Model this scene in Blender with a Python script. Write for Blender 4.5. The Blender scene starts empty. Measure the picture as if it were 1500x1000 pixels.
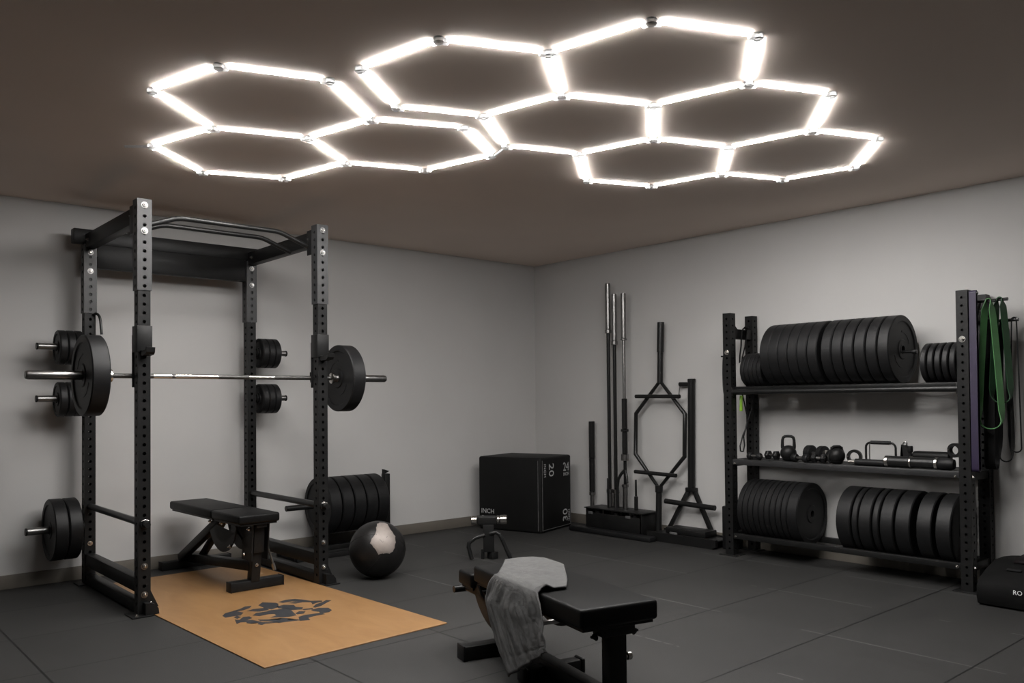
import bpy, bmesh, math, random
from mathutils import Vector, Matrix, noise as mnoise

PI = math.pi
C = bpy.context.scene.collection
SC = bpy.context.scene

# ------------------------------------------------------------------ camera, world, exposure
XR, YL, H = 5.830, 6.257, 2.566          # right wall, back wall, ceiling height
XL, YF = -1.4, -1.3                       # unseen left and front walls
YAW, PITCH, ROLL = 0.7220, 0.0199, -0.0093
cam_data = bpy.data.cameras.new('camera')
cam_data.sensor_width = 36.0
cam_data.lens = 1219.04 / 1500.0 * 36.0
cam_data.shift_y = 60.76 / 1500.0
cam_data.clip_start = 0.05
cam = bpy.data.objects.new('camera', cam_data)
C.objects.link(cam)
fw = Vector((math.sin(YAW) * math.cos(PITCH), math.cos(YAW) * math.cos(PITCH), math.sin(PITCH)))
rt = Vector((math.cos(YAW), -math.sin(YAW), 0))
up = rt.cross(fw)
r2 = math.cos(ROLL) * rt + math.sin(ROLL) * up
u2 = -math.sin(ROLL) * rt + math.cos(ROLL) * up
M = Matrix(((r2.x, u2.x, -fw.x, 0), (r2.y, u2.y, -fw.y, 0), (r2.z, u2.z, -fw.z, 1.2), (0, 0, 0, 1)))
cam.matrix_world = M
SC.camera = cam
world = bpy.data.worlds.new('world')
SC.world = world
world.use_nodes = True
world.node_tree.nodes['Background'].inputs[0].default_value = (0.02, 0.02, 0.02, 1)
world.node_tree.nodes['Background'].inputs[1].default_value = 0.0
vs = SC.view_settings
vs.view_transform = 'Standard'
vs.look = 'None'
vs.gamma = 1
vs.use_curve_mapping = False
vs.exposure = 0.0
TUBE_STRENGTH = 100.0                       # the ceiling tubes are the only light in the room

# ------------------------------------------------------------------ materials
def mat(name, col, rough=0.5, metal=0.0, bump=0.0, bscale=60.0, var=0.0, vscale=4.0, spec=0.5, rvar=0.0):
    m = bpy.data.materials.new(name)
    m.use_nodes = True
    nt = m.node_tree
    b = nt.nodes['Principled BSDF']
    b.inputs['Base Color'].default_value = (*col, 1)
    b.inputs['Roughness'].default_value = rough
    b.inputs['Metallic'].default_value = metal
    b.inputs['Specular IOR Level'].default_value = spec
    tc = nt.nodes.new('ShaderNodeTexCoord')
    if var:
        n = nt.nodes.new('ShaderNodeTexNoise')
        n.inputs['Scale'].default_value = vscale
        n.inputs['Detail'].default_value = 5
        nt.links.new(tc.outputs['Object'], n.inputs['Vector'])
        mr = nt.nodes.new('ShaderNodeMapRange')
        mr.inputs[1].default_value = 0.3
        mr.inputs[2].default_value = 0.7
        mr.inputs[3].default_value = 1 - var
        mr.inputs[4].default_value = 1 + var
        nt.links.new(n.outputs['Fac'], mr.inputs[0])
        mx = nt.nodes.new('ShaderNodeVectorMath')
        mx.operation = 'SCALE'
        mx.inputs[0].default_value = col
        nt.links.new(mr.outputs[0], mx.inputs['Scale'])
        nt.links.new(mx.outputs[0], b.inputs['Base Color'])
        if rvar:
            m2 = nt.nodes.new('ShaderNodeMapRange')
            m2.inputs[1].default_value = 0.3
            m2.inputs[2].default_value = 0.7
            m2.inputs[3].default_value = rough - rvar
            m2.inputs[4].default_value = rough + rvar
            nt.links.new(n.outputs['Fac'], m2.inputs[0])
            nt.links.new(m2.outputs[0], b.inputs['Roughness'])
    if bump:
        n = nt.nodes.new('ShaderNodeTexNoise')
        n.inputs['Scale'].default_value = bscale
        n.inputs['Detail'].default_value = 3
        nt.links.new(tc.outputs['Object'], n.inputs['Vector'])
        bp = nt.nodes.new('ShaderNodeBump')
        bp.inputs['Strength'].default_value = bump
        bp.inputs['Distance'].default_value = 0.004
        nt.links.new(n.outputs['Fac'], bp.inputs['Height'])
        nt.links.new(bp.outputs[0], b.inputs['Normal'])
    return m

MT = {}
MT['wall'] = mat('wall_paint', (0.53, 0.52, 0.51), 0.85, bump=0.05, bscale=90, var=0.03, vscale=1.5, spec=0.2)
MT['wall_dark'] = mat('unseen_wall_darkened_to_cut_fill', (0.13, 0.125, 0.12), 0.85, bump=0.05, bscale=90, var=0.03, vscale=1.5, spec=0.2)  # unseen walls darkened to lessen bounce light and raise contrast
MT['ceil'] = mat('ceiling_paint', (0.76, 0.655, 0.58), 0.9, bump=0.05, bscale=80, var=0.03, vscale=1.2, spec=0.2)
MT['base'] = mat('baseboard_paint', (0.14, 0.125, 0.105), 0.6, var=0.06, vscale=6)
MT['black'] = mat('black_powder_coat', (0.009, 0.009, 0.009), 0.42, bump=0.06, bscale=400, var=0.15, vscale=8, spec=0.22)
MT['satin'] = mat('black_satin_tube', (0.011, 0.011, 0.011), 0.32, var=0.15, vscale=10, spec=0.3)
MT['rubber'] = mat('black_rubber', (0.0085, 0.0085, 0.009), 0.48, bump=0.05, bscale=300, var=0.25, vscale=7, spec=0.25)
MT['sleeve'] = mat('lightened_powder_coat', (0.026, 0.026, 0.027), 0.36, var=0.15, vscale=8, spec=0.4)  # on the rack sleeves the lighter base colour stands in for reflected tube light
MT['knurl'] = mat('dark_knurled_steel', (0.10, 0.098, 0.095), 0.42, 0.9, bump=0.3, bscale=900, var=0.1, vscale=60)
MT['chrome'] = mat('chrome', (0.55, 0.53, 0.50), 0.24, 1.0, var=0.05, vscale=30)
MT['steel'] = mat('brushed_steel', (0.26, 0.255, 0.25), 0.32, 1.0, var=0.12, vscale=40)
MT['vinyl'] = mat('black_vinyl', (0.0045, 0.0045, 0.0045), 0.46, bump=0.12, bscale=350, var=0.15, vscale=6, spec=0.14)
MT['foam'] = mat('black_foam_cover', (0.006, 0.006, 0.006), 0.55, bump=0.08, bscale=250, var=0.15, vscale=5, spec=0.2)
MT['white'] = mat('grey_print', (0.42, 0.42, 0.42), 0.7, var=0.25, vscale=60)
MT['pipe'] = mat('grey_piping', (0.09, 0.09, 0.09), 0.5, var=0.3, vscale=30)
MT['towel'] = mat('grey_terry', (0.105, 0.104, 0.1035), 0.95, bump=0.9, bscale=420, var=0.1, vscale=40, spec=0.1)
MT['silver'] = mat('silver_leather', (0.26, 0.225, 0.204), 0.50, 0.25, bump=0.15, bscale=200, var=0.12, vscale=18)
MT['leather'] = mat('black_leather', (0.010, 0.0095, 0.0095), 0.36, bump=0.2, bscale=160, var=0.2, vscale=14, spec=0.3)
MT['logo'] = mat('dark_grey_paint', (0.020, 0.021, 0.024), 0.6, var=0.15, vscale=30)
MT['purple'] = mat('purple_latex', (0.017, 0.009, 0.036), 0.5, var=0.1, vscale=12)
MT['green'] = mat('green_latex', (0.095, 0.250, 0.095), 0.5, var=0.12, vscale=12)
MT['dkgreen'] = mat('dark_green_latex', (0.022, 0.075, 0.030), 0.5, var=0.12, vscale=12)
MT['lime'] = mat('lime_plastic', (0.22, 0.42, 0.04), 0.4, var=0.08, vscale=20)
MT['nylon'] = mat('black_nylon', (0.0045, 0.0045, 0.0045), 0.75, bump=0.3, bscale=600, var=0.2, vscale=10, spec=0.12)
MT['conn'] = mat('clear_grey_clip', (0.75, 0.75, 0.75), 0.35, 0.0, var=0.15, vscale=60)
MT['letter'] = mat('white_print', (0.75, 0.75, 0.75), 0.6)
MT['flap'] = mat('dark_red_nylon', (0.0075, 0.0055, 0.006), 0.7, bump=0.2, bscale=400, var=0.2, vscale=12, spec=0.15)

MT['conn'].node_tree.nodes['Principled BSDF'].inputs['Transmission Weight'].default_value = 0.75

def tube_material():
    m = bpy.data.materials.new('led_diffuser')
    m.use_nodes = True
    nt = m.node_tree
    nt.nodes.clear()
    e = nt.nodes.new('ShaderNodeEmission')
    e.inputs['Color'].default_value = (1.0, 0.985, 0.965, 1)
    e.inputs['Strength'].default_value = TUBE_STRENGTH
    o = nt.nodes.new('ShaderNodeOutputMaterial')
    nt.links.new(e.outputs[0], o.inputs[0])
    return m
MT['led'] = tube_material()

def wood_material():
    m = mat('varnished_plywood', (0.50, 0.28, 0.12), 0.42)
    nt = m.node_tree
    b = nt.nodes['Principled BSDF']
    tc = nt.nodes.new('ShaderNodeTexCoord')
    mp = nt.nodes.new('ShaderNodeMapping')
    mp.inputs['Scale'].default_value = (3.0, 0.9, 1.0)
    nt.links.new(tc.outputs['Object'], mp.inputs[0])
    n = nt.nodes.new('ShaderNodeTexNoise')
    n.inputs['Scale'].default_value = 3.0
    n.inputs['Detail'].default_value = 8
    n.inputs['Roughness'].default_value = 0.65
    n.inputs['Distortion'].default_value = 0.8
    nt.links.new(mp.outputs[0], n.inputs['Vector'])
    cr = nt.nodes.new('ShaderNodeValToRGB')
    cr.color_ramp.elements[0].position = 0.3
    cr.color_ramp.elements[0].color = (0.215, 0.110, 0.041, 1)
    cr.color_ramp.elements[1].position = 0.7
    cr.color_ramp.elements[1].color = (0.285, 0.158, 0.064, 1)
    nt.links.new(n.outputs['Fac'], cr.inputs[0])
    nt.links.new(cr.outputs[0], b.inputs['Base Color'])
    return m
MT['wood'] = wood_material()

def floor_material():
    """Rubber tiles of 0.70 x 0.69 m with narrow seams."""
    m = mat('rubber_floor_tiles', (0.05, 0.049, 0.048), 0.6, spec=0.3)
    nt = m.node_tree
    L = nt.links
    b = nt.nodes['Principled BSDF']
    g = nt.nodes.new('ShaderNodeNewGeometry')
    sx = nt.nodes.new('ShaderNodeSeparateXYZ')
    L.new(g.outputs['Position'], sx.inputs[0])
    def mth(op, a, c=None, d=None):
        n = nt.nodes.new('ShaderNodeMath')
        n.operation = op
        for i, x in enumerate((a, c, d)):
            if x is None:
                continue
            if isinstance(x, (int, float)):
                n.inputs[i].default_value = x
            else:
                L.new(x, n.inputs[i])
        return n.outputs[0]
    # tiles to the left of the platform are laid with an offset
    off = mth('MULTIPLY', mth('LESS_THAN', sx.outputs['X'], 1.55), 0.28)
    ax = mth('DIVIDE', mth('ADD', mth('SUBTRACT', sx.outputs['X'], 3.97), off), 0.70)
    ay = mth('DIVIDE', mth('SUBTRACT', sx.outputs['Y'], 1.44), 0.69)
    dx = mth('MULTIPLY', mth('ABSOLUTE', mth('SUBTRACT', mth('FRACT', mth('ADD', ax, 0.5)), 0.5)), 0.70)
    dy = mth('MULTIPLY', mth('ABSOLUTE', mth('SUBTRACT', mth('FRACT', mth('ADD', ay, 0.5)), 0.5)), 0.69)
    seamx = mth('LESS_THAN', dx, 0.0050)
    seamy = mth('LESS_THAN', dy, 0.0045)
    n = nt.nodes.new('ShaderNodeTexNoise')
    n.inputs['Scale'].default_value = 1.6
    n.inputs['Detail'].default_value = 6
    L.new(g.outputs['Position'], n.inputs['Vector'])
    wn = nt.nodes.new('ShaderNodeTexWhiteNoise')
    cv = nt.nodes.new('ShaderNodeCombineXYZ')
    L.new(mth('FLOOR', ax), cv.inputs[0])
    L.new(mth('FLOOR', ay), cv.inputs[1])
    L.new(cv.outputs[0], wn.inputs['Vector'])
    sp = nt.nodes.new('ShaderNodeTexNoise')
    sp.inputs['Scale'].default_value = 260
    L.new(g.outputs['Position'], sp.inputs['Vector'])
    f1 = mth('MULTIPLY_ADD', n.outputs['Fac'], 0.5, 0.75)
    f2 = mth('MULTIPLY_ADD', wn.outputs['Value'], 0.16, 0.92)
    f3 = mth('MULTIPLY_ADD', sp.outputs['Fac'], 0.5, 0.75)
    f = mth('MULTIPLY', mth('MULTIPLY', f1, f2), f3)
    # dust lies pale in the seams that run away from the door, the others stay dark
    dusty = mth('MULTIPLY', seamx, mth('GREATER_THAN', sx.outputs['X'], 2.8))
    patch = mth('MULTIPLY', mth('GREATER_THAN', n.outputs['Fac'], 0.46), 1.3)
    dark = mth('MAXIMUM', seamy, mth('SUBTRACT', seamx, dusty))
    f = mth('MULTIPLY', f, mth('SUBTRACT', 1.0, mth('MULTIPLY', dark, 0.88)))
    f = mth('MULTIPLY', f, mth('MULTIPLY_ADD', mth('MULTIPLY', dusty, patch), 1.3, 1.0))
    sc = nt.nodes.new('ShaderNodeVectorMath')
    sc.operation = 'SCALE'
    sc.inputs[0].default_value = (0.0265, 0.0260, 0.0254)
    L.new(f, sc.inputs['Scale'])
    L.new(sc.outputs[0], b.inputs['Base Color'])
    bp = nt.nodes.new('ShaderNodeBump')
    bp.inputs['Strength'].default_value = 0.35
    bp.inputs['Distance'].default_value = 0.003
    L.new(mth('SUBTRACT', sp.outputs['Fac'], mth('MULTIPLY', mth('MAXIMUM', seamx, seamy), 3.0)), bp.inputs['Height'])
    L.new(bp.outputs[0], b.inputs['Normal'])
    return m
MT['floor'] = floor_material()

# ------------------------------------------------------------------ mesh helpers
def basis(d, upv=None):
    d = Vector(d).normalized()
    a = Vector(upv) if upv is not None else (Vector((0, 0, 1)) if abs(d.z) < 0.95 else Vector((1, 0, 0)))
    s = d.cross(a).normalized()
    return s, s.cross(d).normalized(), d

class MB:
    """Collects simple shapes into one mesh."""
    def __init__(self):
        self.v, self.f = [], []
    def add(self, vs_, fs):
        o = len(self.v)
        self.v += [Vector(p) for p in vs_]
        self.f += [tuple(i + o for i in q) for q in fs]
        return self
    def bm(self, b):
        b.verts.index_update()
        self.add([v.co.copy() for v in b.verts], [[v.index for v in f.verts] for f in b.faces])
        b.free()
        return self
    def box(self, c, s, bev=0.003, seg=2, mtx=None):
        b = bmesh.new()
        bmesh.ops.create_cube(b, size=1.0)
        for v in b.verts:
            v.co = Vector((v.co.x * s[0], v.co.y * s[1], v.co.z * s[2]))
        bv = min(bev, min(s) * 0.45)
        if bv > 0:
            bmesh.ops.bevel(b, geom=list(b.edges), offset=bv, segments=seg, affect='EDGES', profile=0.5)
        for v in b.verts:
            p = v.co
            if mtx is not None:
                p = mtx @ p
            v.co = p + Vector(c)
        return self.bm(b)
    def beam(self, p1, p2, w, h, bev=0.003, upv=None):
        p1, p2 = Vector(p1), Vector(p2)
        s, u, d = basis(p2 - p1, upv)
        m = Matrix((s, d, u)).transposed()
        return self.box((p1 + p2) / 2, (w, (p2 - p1).length, h), bev, 2, m)
    def tube(self, pts, r, n=12, caps=True, close=False):
        pts = [Vector(p) for p in pts]
        N = len(pts)
        rs = r if isinstance(r, (list, tuple)) else [r] * N
        vs_, fs = [], []
        s = None
        for i, p in enumerate(pts):
            if close:
                t = (pts[(i + 1) % N] - pts[i - 1]).normalized()
            elif i == 0:
                t = (pts[1] - p).normalized()
            elif i == N - 1:
                t = (p - pts[i - 1]).normalized()
            else:
                t = ((pts[i + 1] - p).normalized() + (p - pts[i - 1]).normalized()).normalized()
            if s is None:
                s, u, _ = basis(t)
            else:
                s = (s - t * s.dot(t)).normalized()
                u = s.cross(t).normalized()
            for k in range(n):
                a = 2 * PI * k / n
                vs_.append(p + (s * math.cos(a) + u * math.sin(a)) * rs[i])
        R = N if close else N - 1
        for i in range(R):
            j = (i + 1) % N
            for k in range(n):
                k2 = (k + 1) % n
                fs.append((i * n + k, i * n + k2, j * n + k2, j * n + k))
        if caps and not close:
            fs.append(tuple(range(n - 1, -1, -1)))
            fs.append(tuple((N - 1) * n + k for k in range(n)))
        return self.add(vs_, fs)
    def cyl(self, p1, p2, r, n=20):
        p1, p2 = Vector(p1), Vector(p2)
        L = (p2 - p1).length
        c = min(0.003, r * 0.2, L * 0.2)
        return self.lathe([(0, 0), (r - c, 0), (r, c), (r, L - c), (r - c, L), (0, L)], p1, p2 - p1, n)
    def lathe(self, prof, o, axis, n=32):
        s, u, d = basis(axis)
        o = Vector(o)
        vs_, fs, rings = [], [], []
        for r, z in prof:
            if r < 1e-6:
                rings.append([len(vs_)])
                vs_.append(o + d * z)
            else:
                rings.append(list(range(len(vs_), len(vs_) + n)))
                vs_ += [o + d * z + (s * math.cos(2 * PI * k / n) + u * math.sin(2 * PI * k / n)) * r for k in range(n)]
        for a, b in zip(rings[:-1], rings[1:]):
            if len(a) == 1 and len(b) == 1:
                continue
            for k in range(n):
                k2 = (k + 1) % n
                if len(a) == 1:
                    fs.append((a[0], b[k2], b[k]))
                elif len(b) == 1:
                    fs.append((a[k], a[k2], b[0]))
                else:
                    fs.append((a[k], a[k2], b[k2], b[k]))
        return self.add(vs_, fs)
    def prism(self, poly, ext):
        """poly: 3D points of a planar outline, ext: extrusion vector"""
        n = len(poly)
        e = Vector(ext)
        P = [Vector(p) for p in poly]
        nr = sum(((P[i] - P[0]).cross(P[(i + 1) % n] - P[0]) for i in range(1, n - 1)), Vector())
        if nr.dot(e) > 0:
            P.reverse()
        b = bmesh.new()
        a = [b.verts.new(p) for p in P]
        c = [b.verts.new(p + e) for p in P]
        f1 = b.faces.new(a)
        f2 = b.faces.new(list(reversed(c)))
        for i in range(n):
            j = (i + 1) % n
            b.faces.new((a[j], a[i], c[i], c[j]))
        bmesh.ops.triangulate(b, faces=[f1, f2])
        return self.bm(b)
    def ribbon(self, pts, wdir, w, th):
        """flat band along a path; wdir: width direction(s)"""
        pts = [Vector(p) for p in pts]
        N = len(pts)
        vs_, fs = [], []
        for i, p in enumerate(pts):
            t = (pts[min(i + 1, N - 1)] - pts[max(i - 1, 0)]).normalized()
            wd = Vector(wdir[i] if isinstance(wdir, list) else wdir)
            wd = (wd - t * wd.dot(t)).normalized()
            nn = wd.cross(t).normalized()
            for a, b in ((-1, -1), (1, -1), (1, 1), (-1, 1)):
                vs_.append(p + wd * (a * w / 2) + nn * (b * th / 2))
        for i in range(N - 1):
            for k in range(4):
                k2 = (k + 1) % 4
                fs.append((i * 4 + k, i * 4 + k2, i * 4 + 4 + k2, i * 4 + 4 + k))
        fs.append((3, 2, 1, 0))
        fs.append(tuple((N - 1) * 4 + k for k in range(4)))
        return self.add(vs_, fs)

def root_matrix(o):
    m = Matrix.Identity(4)
    while o is not None:
        m = Matrix.LocRotScale(o.location, o.rotation_euler, o.scale) @ m
        o = o.parent
    return m

def obj(name, mb, m, parent=None, loc=None, angle=32):
    """Links the collected shapes as ONE mesh object (geometry given in world coordinates)."""
    me = bpy.data.meshes.new(name)
    vs_ = mb.v
    if parent is not None:
        inv = root_matrix(parent).inverted()
        vs_ = [inv @ v for v in vs_]
    elif loc is not None:
        l = Vector(loc)
        vs_ = [v - l for v in vs_]
    me.from_pydata([tuple(v) for v in vs_], [], mb.f)
    b = bmesh.new()
    b.from_mesh(me)
    bmesh.ops.recalc_face_normals(b, faces=b.faces)
    b.to_mesh(me)
    b.free()
    me.polygons.foreach_set('use_smooth', [True] * len(me.polygons))
    me.set_sharp_from_angle(angle=math.radians(angle))
    me.materials.append(MT[m])
    o = bpy.data.objects.new(name, me)
    C.objects.link(o)
    if parent is not None:
        o.parent = parent
    elif loc is not None:
        o.location = loc
    return o

def tag(o, label, cat, group=None):
    o['label'] = label
    o['category'] = cat
    if group:
        o['group'] = group
    return o

def thing(name, label, cat, loc=(0, 0, 0), rz=0, group=None):
    o = bpy.data.objects.new(name, None)
    o.empty_display_size = 0.1
    C.objects.link(o)
    o.location = loc
    o.rotation_euler = (0, 0, rz)
    return tag(o, label, cat, group)

def struct(name, mb, m):
    o = obj(name, mb, m)
    o['kind'] = 'structure'
    return o

def copy_tree(o, parent=None):
    c = o.copy()
    C.objects.link(c)
    c.parent = parent
    for ch in [x for x in C.objects if x.parent == o]:
        copy_tree(ch, c)
    return c

def text_mesh(s, size, origin, xdir, ydir, depth=0.0012):
    cu = bpy.data.curves.new('txt', 'FONT')
    cu.body = s
    cu.size = size
    cu.extrude = depth / 2
    cu.resolution_u = 3
    o = bpy.data.objects.new('txt', cu)
    C.objects.link(o)
    bpy.context.view_layer.update()
    me = bpy.data.meshes.new_from_object(o.evaluated_get(bpy.context.evaluated_depsgraph_get()))
    x, y = Vector(xdir).normalized(), Vector(ydir).normalized()
    z = x.cross(y)
    og = Vector(origin)
    mb = MB()
    mb.add([og + x * v.co.x + y * v.co.y + z * v.co.z for v in me.vertices], [tuple(p.vertices) for p in me.polygons])
    bpy.data.objects.remove(o)
    bpy.data.curves.remove(cu)
    bpy.data.meshes.remove(me)
    return mb

def holed_post(cx, cy, z0, z1, w, pitch, zoff, r=0.0105, faces='xy', wall=0.004):
    """Square steel tube whose faces are drilled at a regular pitch; open inside."""
    mb = MB()
    h = w / 2
    n = int((z1 - z0 - zoff) // pitch)
    bounds = [z0, z0 + zoff] + [z0 + zoff + pitch * (i + 1) for i in range(n)]
    if z1 - bounds[-1] > 0.002:
        bounds.append(z1)
    dirs = {'x-': (Vector((-1, 0, 0)), Vector((0, 1, 0))), 'x+': (Vector((1, 0, 0)), Vector((0, -1, 0))),
            'y-': (Vector((0, -1, 0)), Vector((1, 0, 0))), 'y+': (Vector((0, 1, 0)), Vector((-1, 0, 0)))}
    for key, (nd, td) in dirs.items():
        drilled = key[0] in faces
        for i in range(len(bounds) - 1):
            a, b = bounds[i], bounds[i + 1]
            def P(t, z, d=0.0):
                return Vector((cx, cy, 0)) + nd * (h - d) + td * t + Vector((0, 0, z))
            if not drilled or abs((b - a) - pitch) > 1e-4:
                mb.add([P(-h, a), P(h, a), P(h, b), P(-h, b)], [(0, 1, 2, 3)])
                continue
            zc = (a + b) / 2
            outer = [(h, zc), (h, b), (0, b), (-h, b), (-h, zc), (-h, a), (0, a), (h, a)]
            V = [P(t, z) for t, z in outer]
            V += [P(r * math.cos(PI / 4 * k), zc + r * math.sin(PI / 4 * k)) for k in range(8)]
            V += [P(r * math.cos(PI / 4 * k), zc + r * math.sin(PI / 4 * k), wall) for k in range(8)]
            F = []
            for k in range(8):
                k2 = (k + 1) % 8
                F.append((k, k2, 8 + k2, 8 + k))
                F.append((8 + k, 8 + k2, 16 + k2, 16 + k))
            mb.add(V, F)
    # capped top and bottom
    for z in (z0, z1):
        mb.add([(cx - h, cy - h, z), (cx + h, cy - h, z), (cx + h, cy + h, z), (cx - h, cy + h, z)], [(0, 1, 2, 3)])
    return mb

def holed_obj(name, mb, m, parent):
    me = bpy.data.meshes.new(name)
    inv = root_matrix(parent).inverted()
    me.from_pydata([tuple(inv @ v) for v in mb.v], [], mb.f)
    b = bmesh.new()
    b.from_mesh(me)
    bmesh.ops.remove_doubles(b, verts=b.verts, dist=1e-5)
    b.to_mesh(me)
    b.free()
    me.materials.append(MT[m])
    o = bpy.data.objects.new(name, me)
    C.objects.link(o)
    o.parent = parent
    return o

def bolt_mb(p, d, r=0.019, t=0.012):
    """washer, nut and bolt end"""
    mb = MB()
    d = Vector(d).normalized()
    p = Vector(p)
    mb.lathe([(0, 0), (r, 0), (r, 0.0025), (0, 0.0026)], p, d, 20)
    mb.lathe([(r * 0.72, 0.0025), (r * 0.72, t * 0.75), (r * 0.6, t), (0, t)], p, d, 6)
    mb.lathe([(0, t * 0.5), (r * 0.36, t * 0.5), (r * 0.36, t * 1.5), (r * 0.28, t * 1.65), (0, t * 1.65)], p, d, 12)
    return mb

ORD = ['first', 'second', 'third', 'fourth', 'fifth', 'sixth', 'seventh', 'eighth', 'ninth', 'tenth', 'eleventh', 'twelfth']

# ------------------------------------------------------------------ the room
T = 0.12
struct('floor', MB().box(((XL + XR) / 2, (YF + YL) / 2, -T / 2), (XR - XL + 2 * T, YL - YF + 2 * T, T), 0), 'floor')
struct('ceiling', MB().box(((XL + XR) / 2, (YF + YL) / 2, H + T / 2), (XR - XL + 2 * T, YL - YF + 2 * T, T), 0), 'ceil')
struct('wall_back', MB().box(((XL + XR) / 2, YL + T / 2, H / 2), (XR - XL + 2 * T, T, H), 0), 'wall')
struct('wall_right', MB().box((XR + T / 2, (YF + YL) / 2, H / 2), (T, YL - YF, H), 0), 'wall')
struct('wall_left', MB().box((XL - T / 2, (YF + YL) / 2, H / 2), (T, YL - YF, H), 0), 'wall_dark')
struct('wall_front', MB().box(((XL + XR) / 2, YF - T / 2, H / 2), (XR - XL + 2 * T, T, H), 0), 'wall_dark')
BH, BT = 0.09, 0.014
struct('baseboard_back', MB().box(((XL + XR) / 2, YL - BT / 2, BH / 2), (XR - XL, BT, BH), 0.003), 'base')
struct('baseboard_right', MB().box((XR - BT / 2, (YF + YL - BT) / 2, BH / 2), (BT, YL - BT - YF, BH), 0.003), 'base')
struct('baseboard_left', MB().box((XL + BT / 2, (YF + YL - BT) / 2, BH / 2), (BT, YL - BT - YF, BH), 0.003), 'base')
struct('baseboard_front', MB().box(((XL + XR) / 2, YF + BT / 2, BH / 2), (XR - XL - 2 * BT, BT, BH), 0.003), 'base')

# ------------------------------------------------------------------ hexagon ceiling lights
RV = {'a1': (1.776, 2.939), 'a2': (1.858, 2.509), 'a3': (2.259, 2.33), 'a4': (2.621, 2.622), 'a5': (2.526, 3.055), 'a6': (2.136, 3.221),
      'b2': (2.351, 1.891), 'b3': (2.755, 1.711), 'b4': (3.144, 2.001), 'b5': (3.04, 2.439), 'c4': (3.434, 2.759), 'c5': (3.326, 3.195),
      'c6': (2.916, 3.349), 'd3': (3.541, 1.829), 'd4': (3.958, 2.152), 'd5': (3.867, 2.593), 'e4': (4.29, 2.925), 'e5': (4.195, 3.391),
      'e6': (3.769, 3.559), 'f3': (4.36, 1.992), 'f4': (4.789, 2.333), 'f5': (4.71, 2.767)}
LV = {'g1': (1.21, 3.728), 'g2': (1.325, 3.282), 'g3': (1.745, 3.132), 'g4': (2.14, 3.446), 'g5': (2.044, 3.893), 'g6': (1.604, 4.058),
      'h1': (1.468, 4.534), 'h6': (1.864, 4.877), 'h5': (2.313, 4.701), 'h4': (2.417, 4.174), 'i3': (2.564, 3.249), 'i4': (2.969, 3.522),
      'i5': (2.861, 4.003)}
RE = 'a1a2 a2a3 a3a4 a4a5 a5a6 a6a1 a3b2 b2b3 b3b4 b4b5 b5a4 b5c4 c4c5 c5c6 c6a5 b4d3 d3d4 d4d5 d5c4 d5e4 e4e5 e5e6 e6c5 d4f3 f3f4 f4f5 f5e4'.split()
LE = 'g1g2 g2g3 g3g4 g4g5 g5g6 g6g1 g6h1 h1h6 h6h5 h5h4 h4g5 g4i3 i3i4 i4i5 i5h4'.split()
TW, TH = 0.034, 0.0038                      # diffuser width and depth
def hex_light(label, V, E, extra):
    cx = sum(p[0] for p in V.values()) / len(V)
    cy = sum(p[1] for p in V.values()) / len(V)
    t = thing('hexagon_ceiling_light', label, 'ceiling light', (cx, cy, H))
    zt = H - 0.004
    for e in E:
        a, b = Vector((*V[e[:2]], 0)), Vector((*V[e[2:]], 0))
        d = (b - a).normalized()
        s = Vector((-d.y, d.x, 0))
        a2, b2 = a + d * 0.036, b - d * 0.036
        prof = [(-TW / 2, 0), (-TW / 2, -0.0012), (-TW * 0.43, -TH * 0.85), (-TW * 0.30, -TH), (TW * 0.30, -TH), (TW * 0.43, -TH * 0.85), (TW / 2, -0.0012), (TW / 2, 0)]
        mb = MB().prism([a2 + s * x + Vector((0, 0, zt + z)) for x, z in prof], b2 - a2)
        tb = obj('light_tube', mb, 'led', t, angle=50)
        # the thin backing channel of each tube
        obj('backing_channel', MB().box((a2 + b2) / 2 + Vector((0, 0, zt + 0.002)), (TW * 0.8, (b2 - a2).length, 0.004), 0.001, 1,
            Matrix((s, d, Vector((0, 0, 1)))).transposed()), 'conn', tb)
    for k, p in V.items():
        mb = MB()
        c = Vector((*p, zt))
        mb.lathe([(0, 0.004), (0.020, 0.004), (0.022, 0), (0.022, -0.014), (0.012, -0.022), (0, -0.023)], c, (0, 0, 1), 14)
        for e in E:
            if k in (e[:2], e[2:]):
                o = e[2:] if e[:2] == k else e[:2]
                d = (Vector((*V[o], 0)) - Vector((*p, 0))).normalized()
                mb.beam(c + d * 0.015 + Vector((0, 0, -0.009)), c + d * 0.038 + Vector((0, 0, -0.009)), 0.026, 0.020, 0.004)
        obj('connector', mb, 'conn', t)
    for a, b in extra:
        obj('power_lead', MB().tube([Vector((*a, H - 0.012)), Vector((*b, H - 0.012))], 0.007, 8), 'conn', t)
    return t
hex_light('six-cell honeycomb of bright white tubes on the ceiling towards the shelving', RV, RE, [])
hex_light('three-cell honeycomb of bright white tubes on the ceiling above the power rack', LV, LE,
          [((1.452, 4.545), (1.36, 4.62)), ((2.972, 3.505), (2.925, 3.37))])

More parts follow.
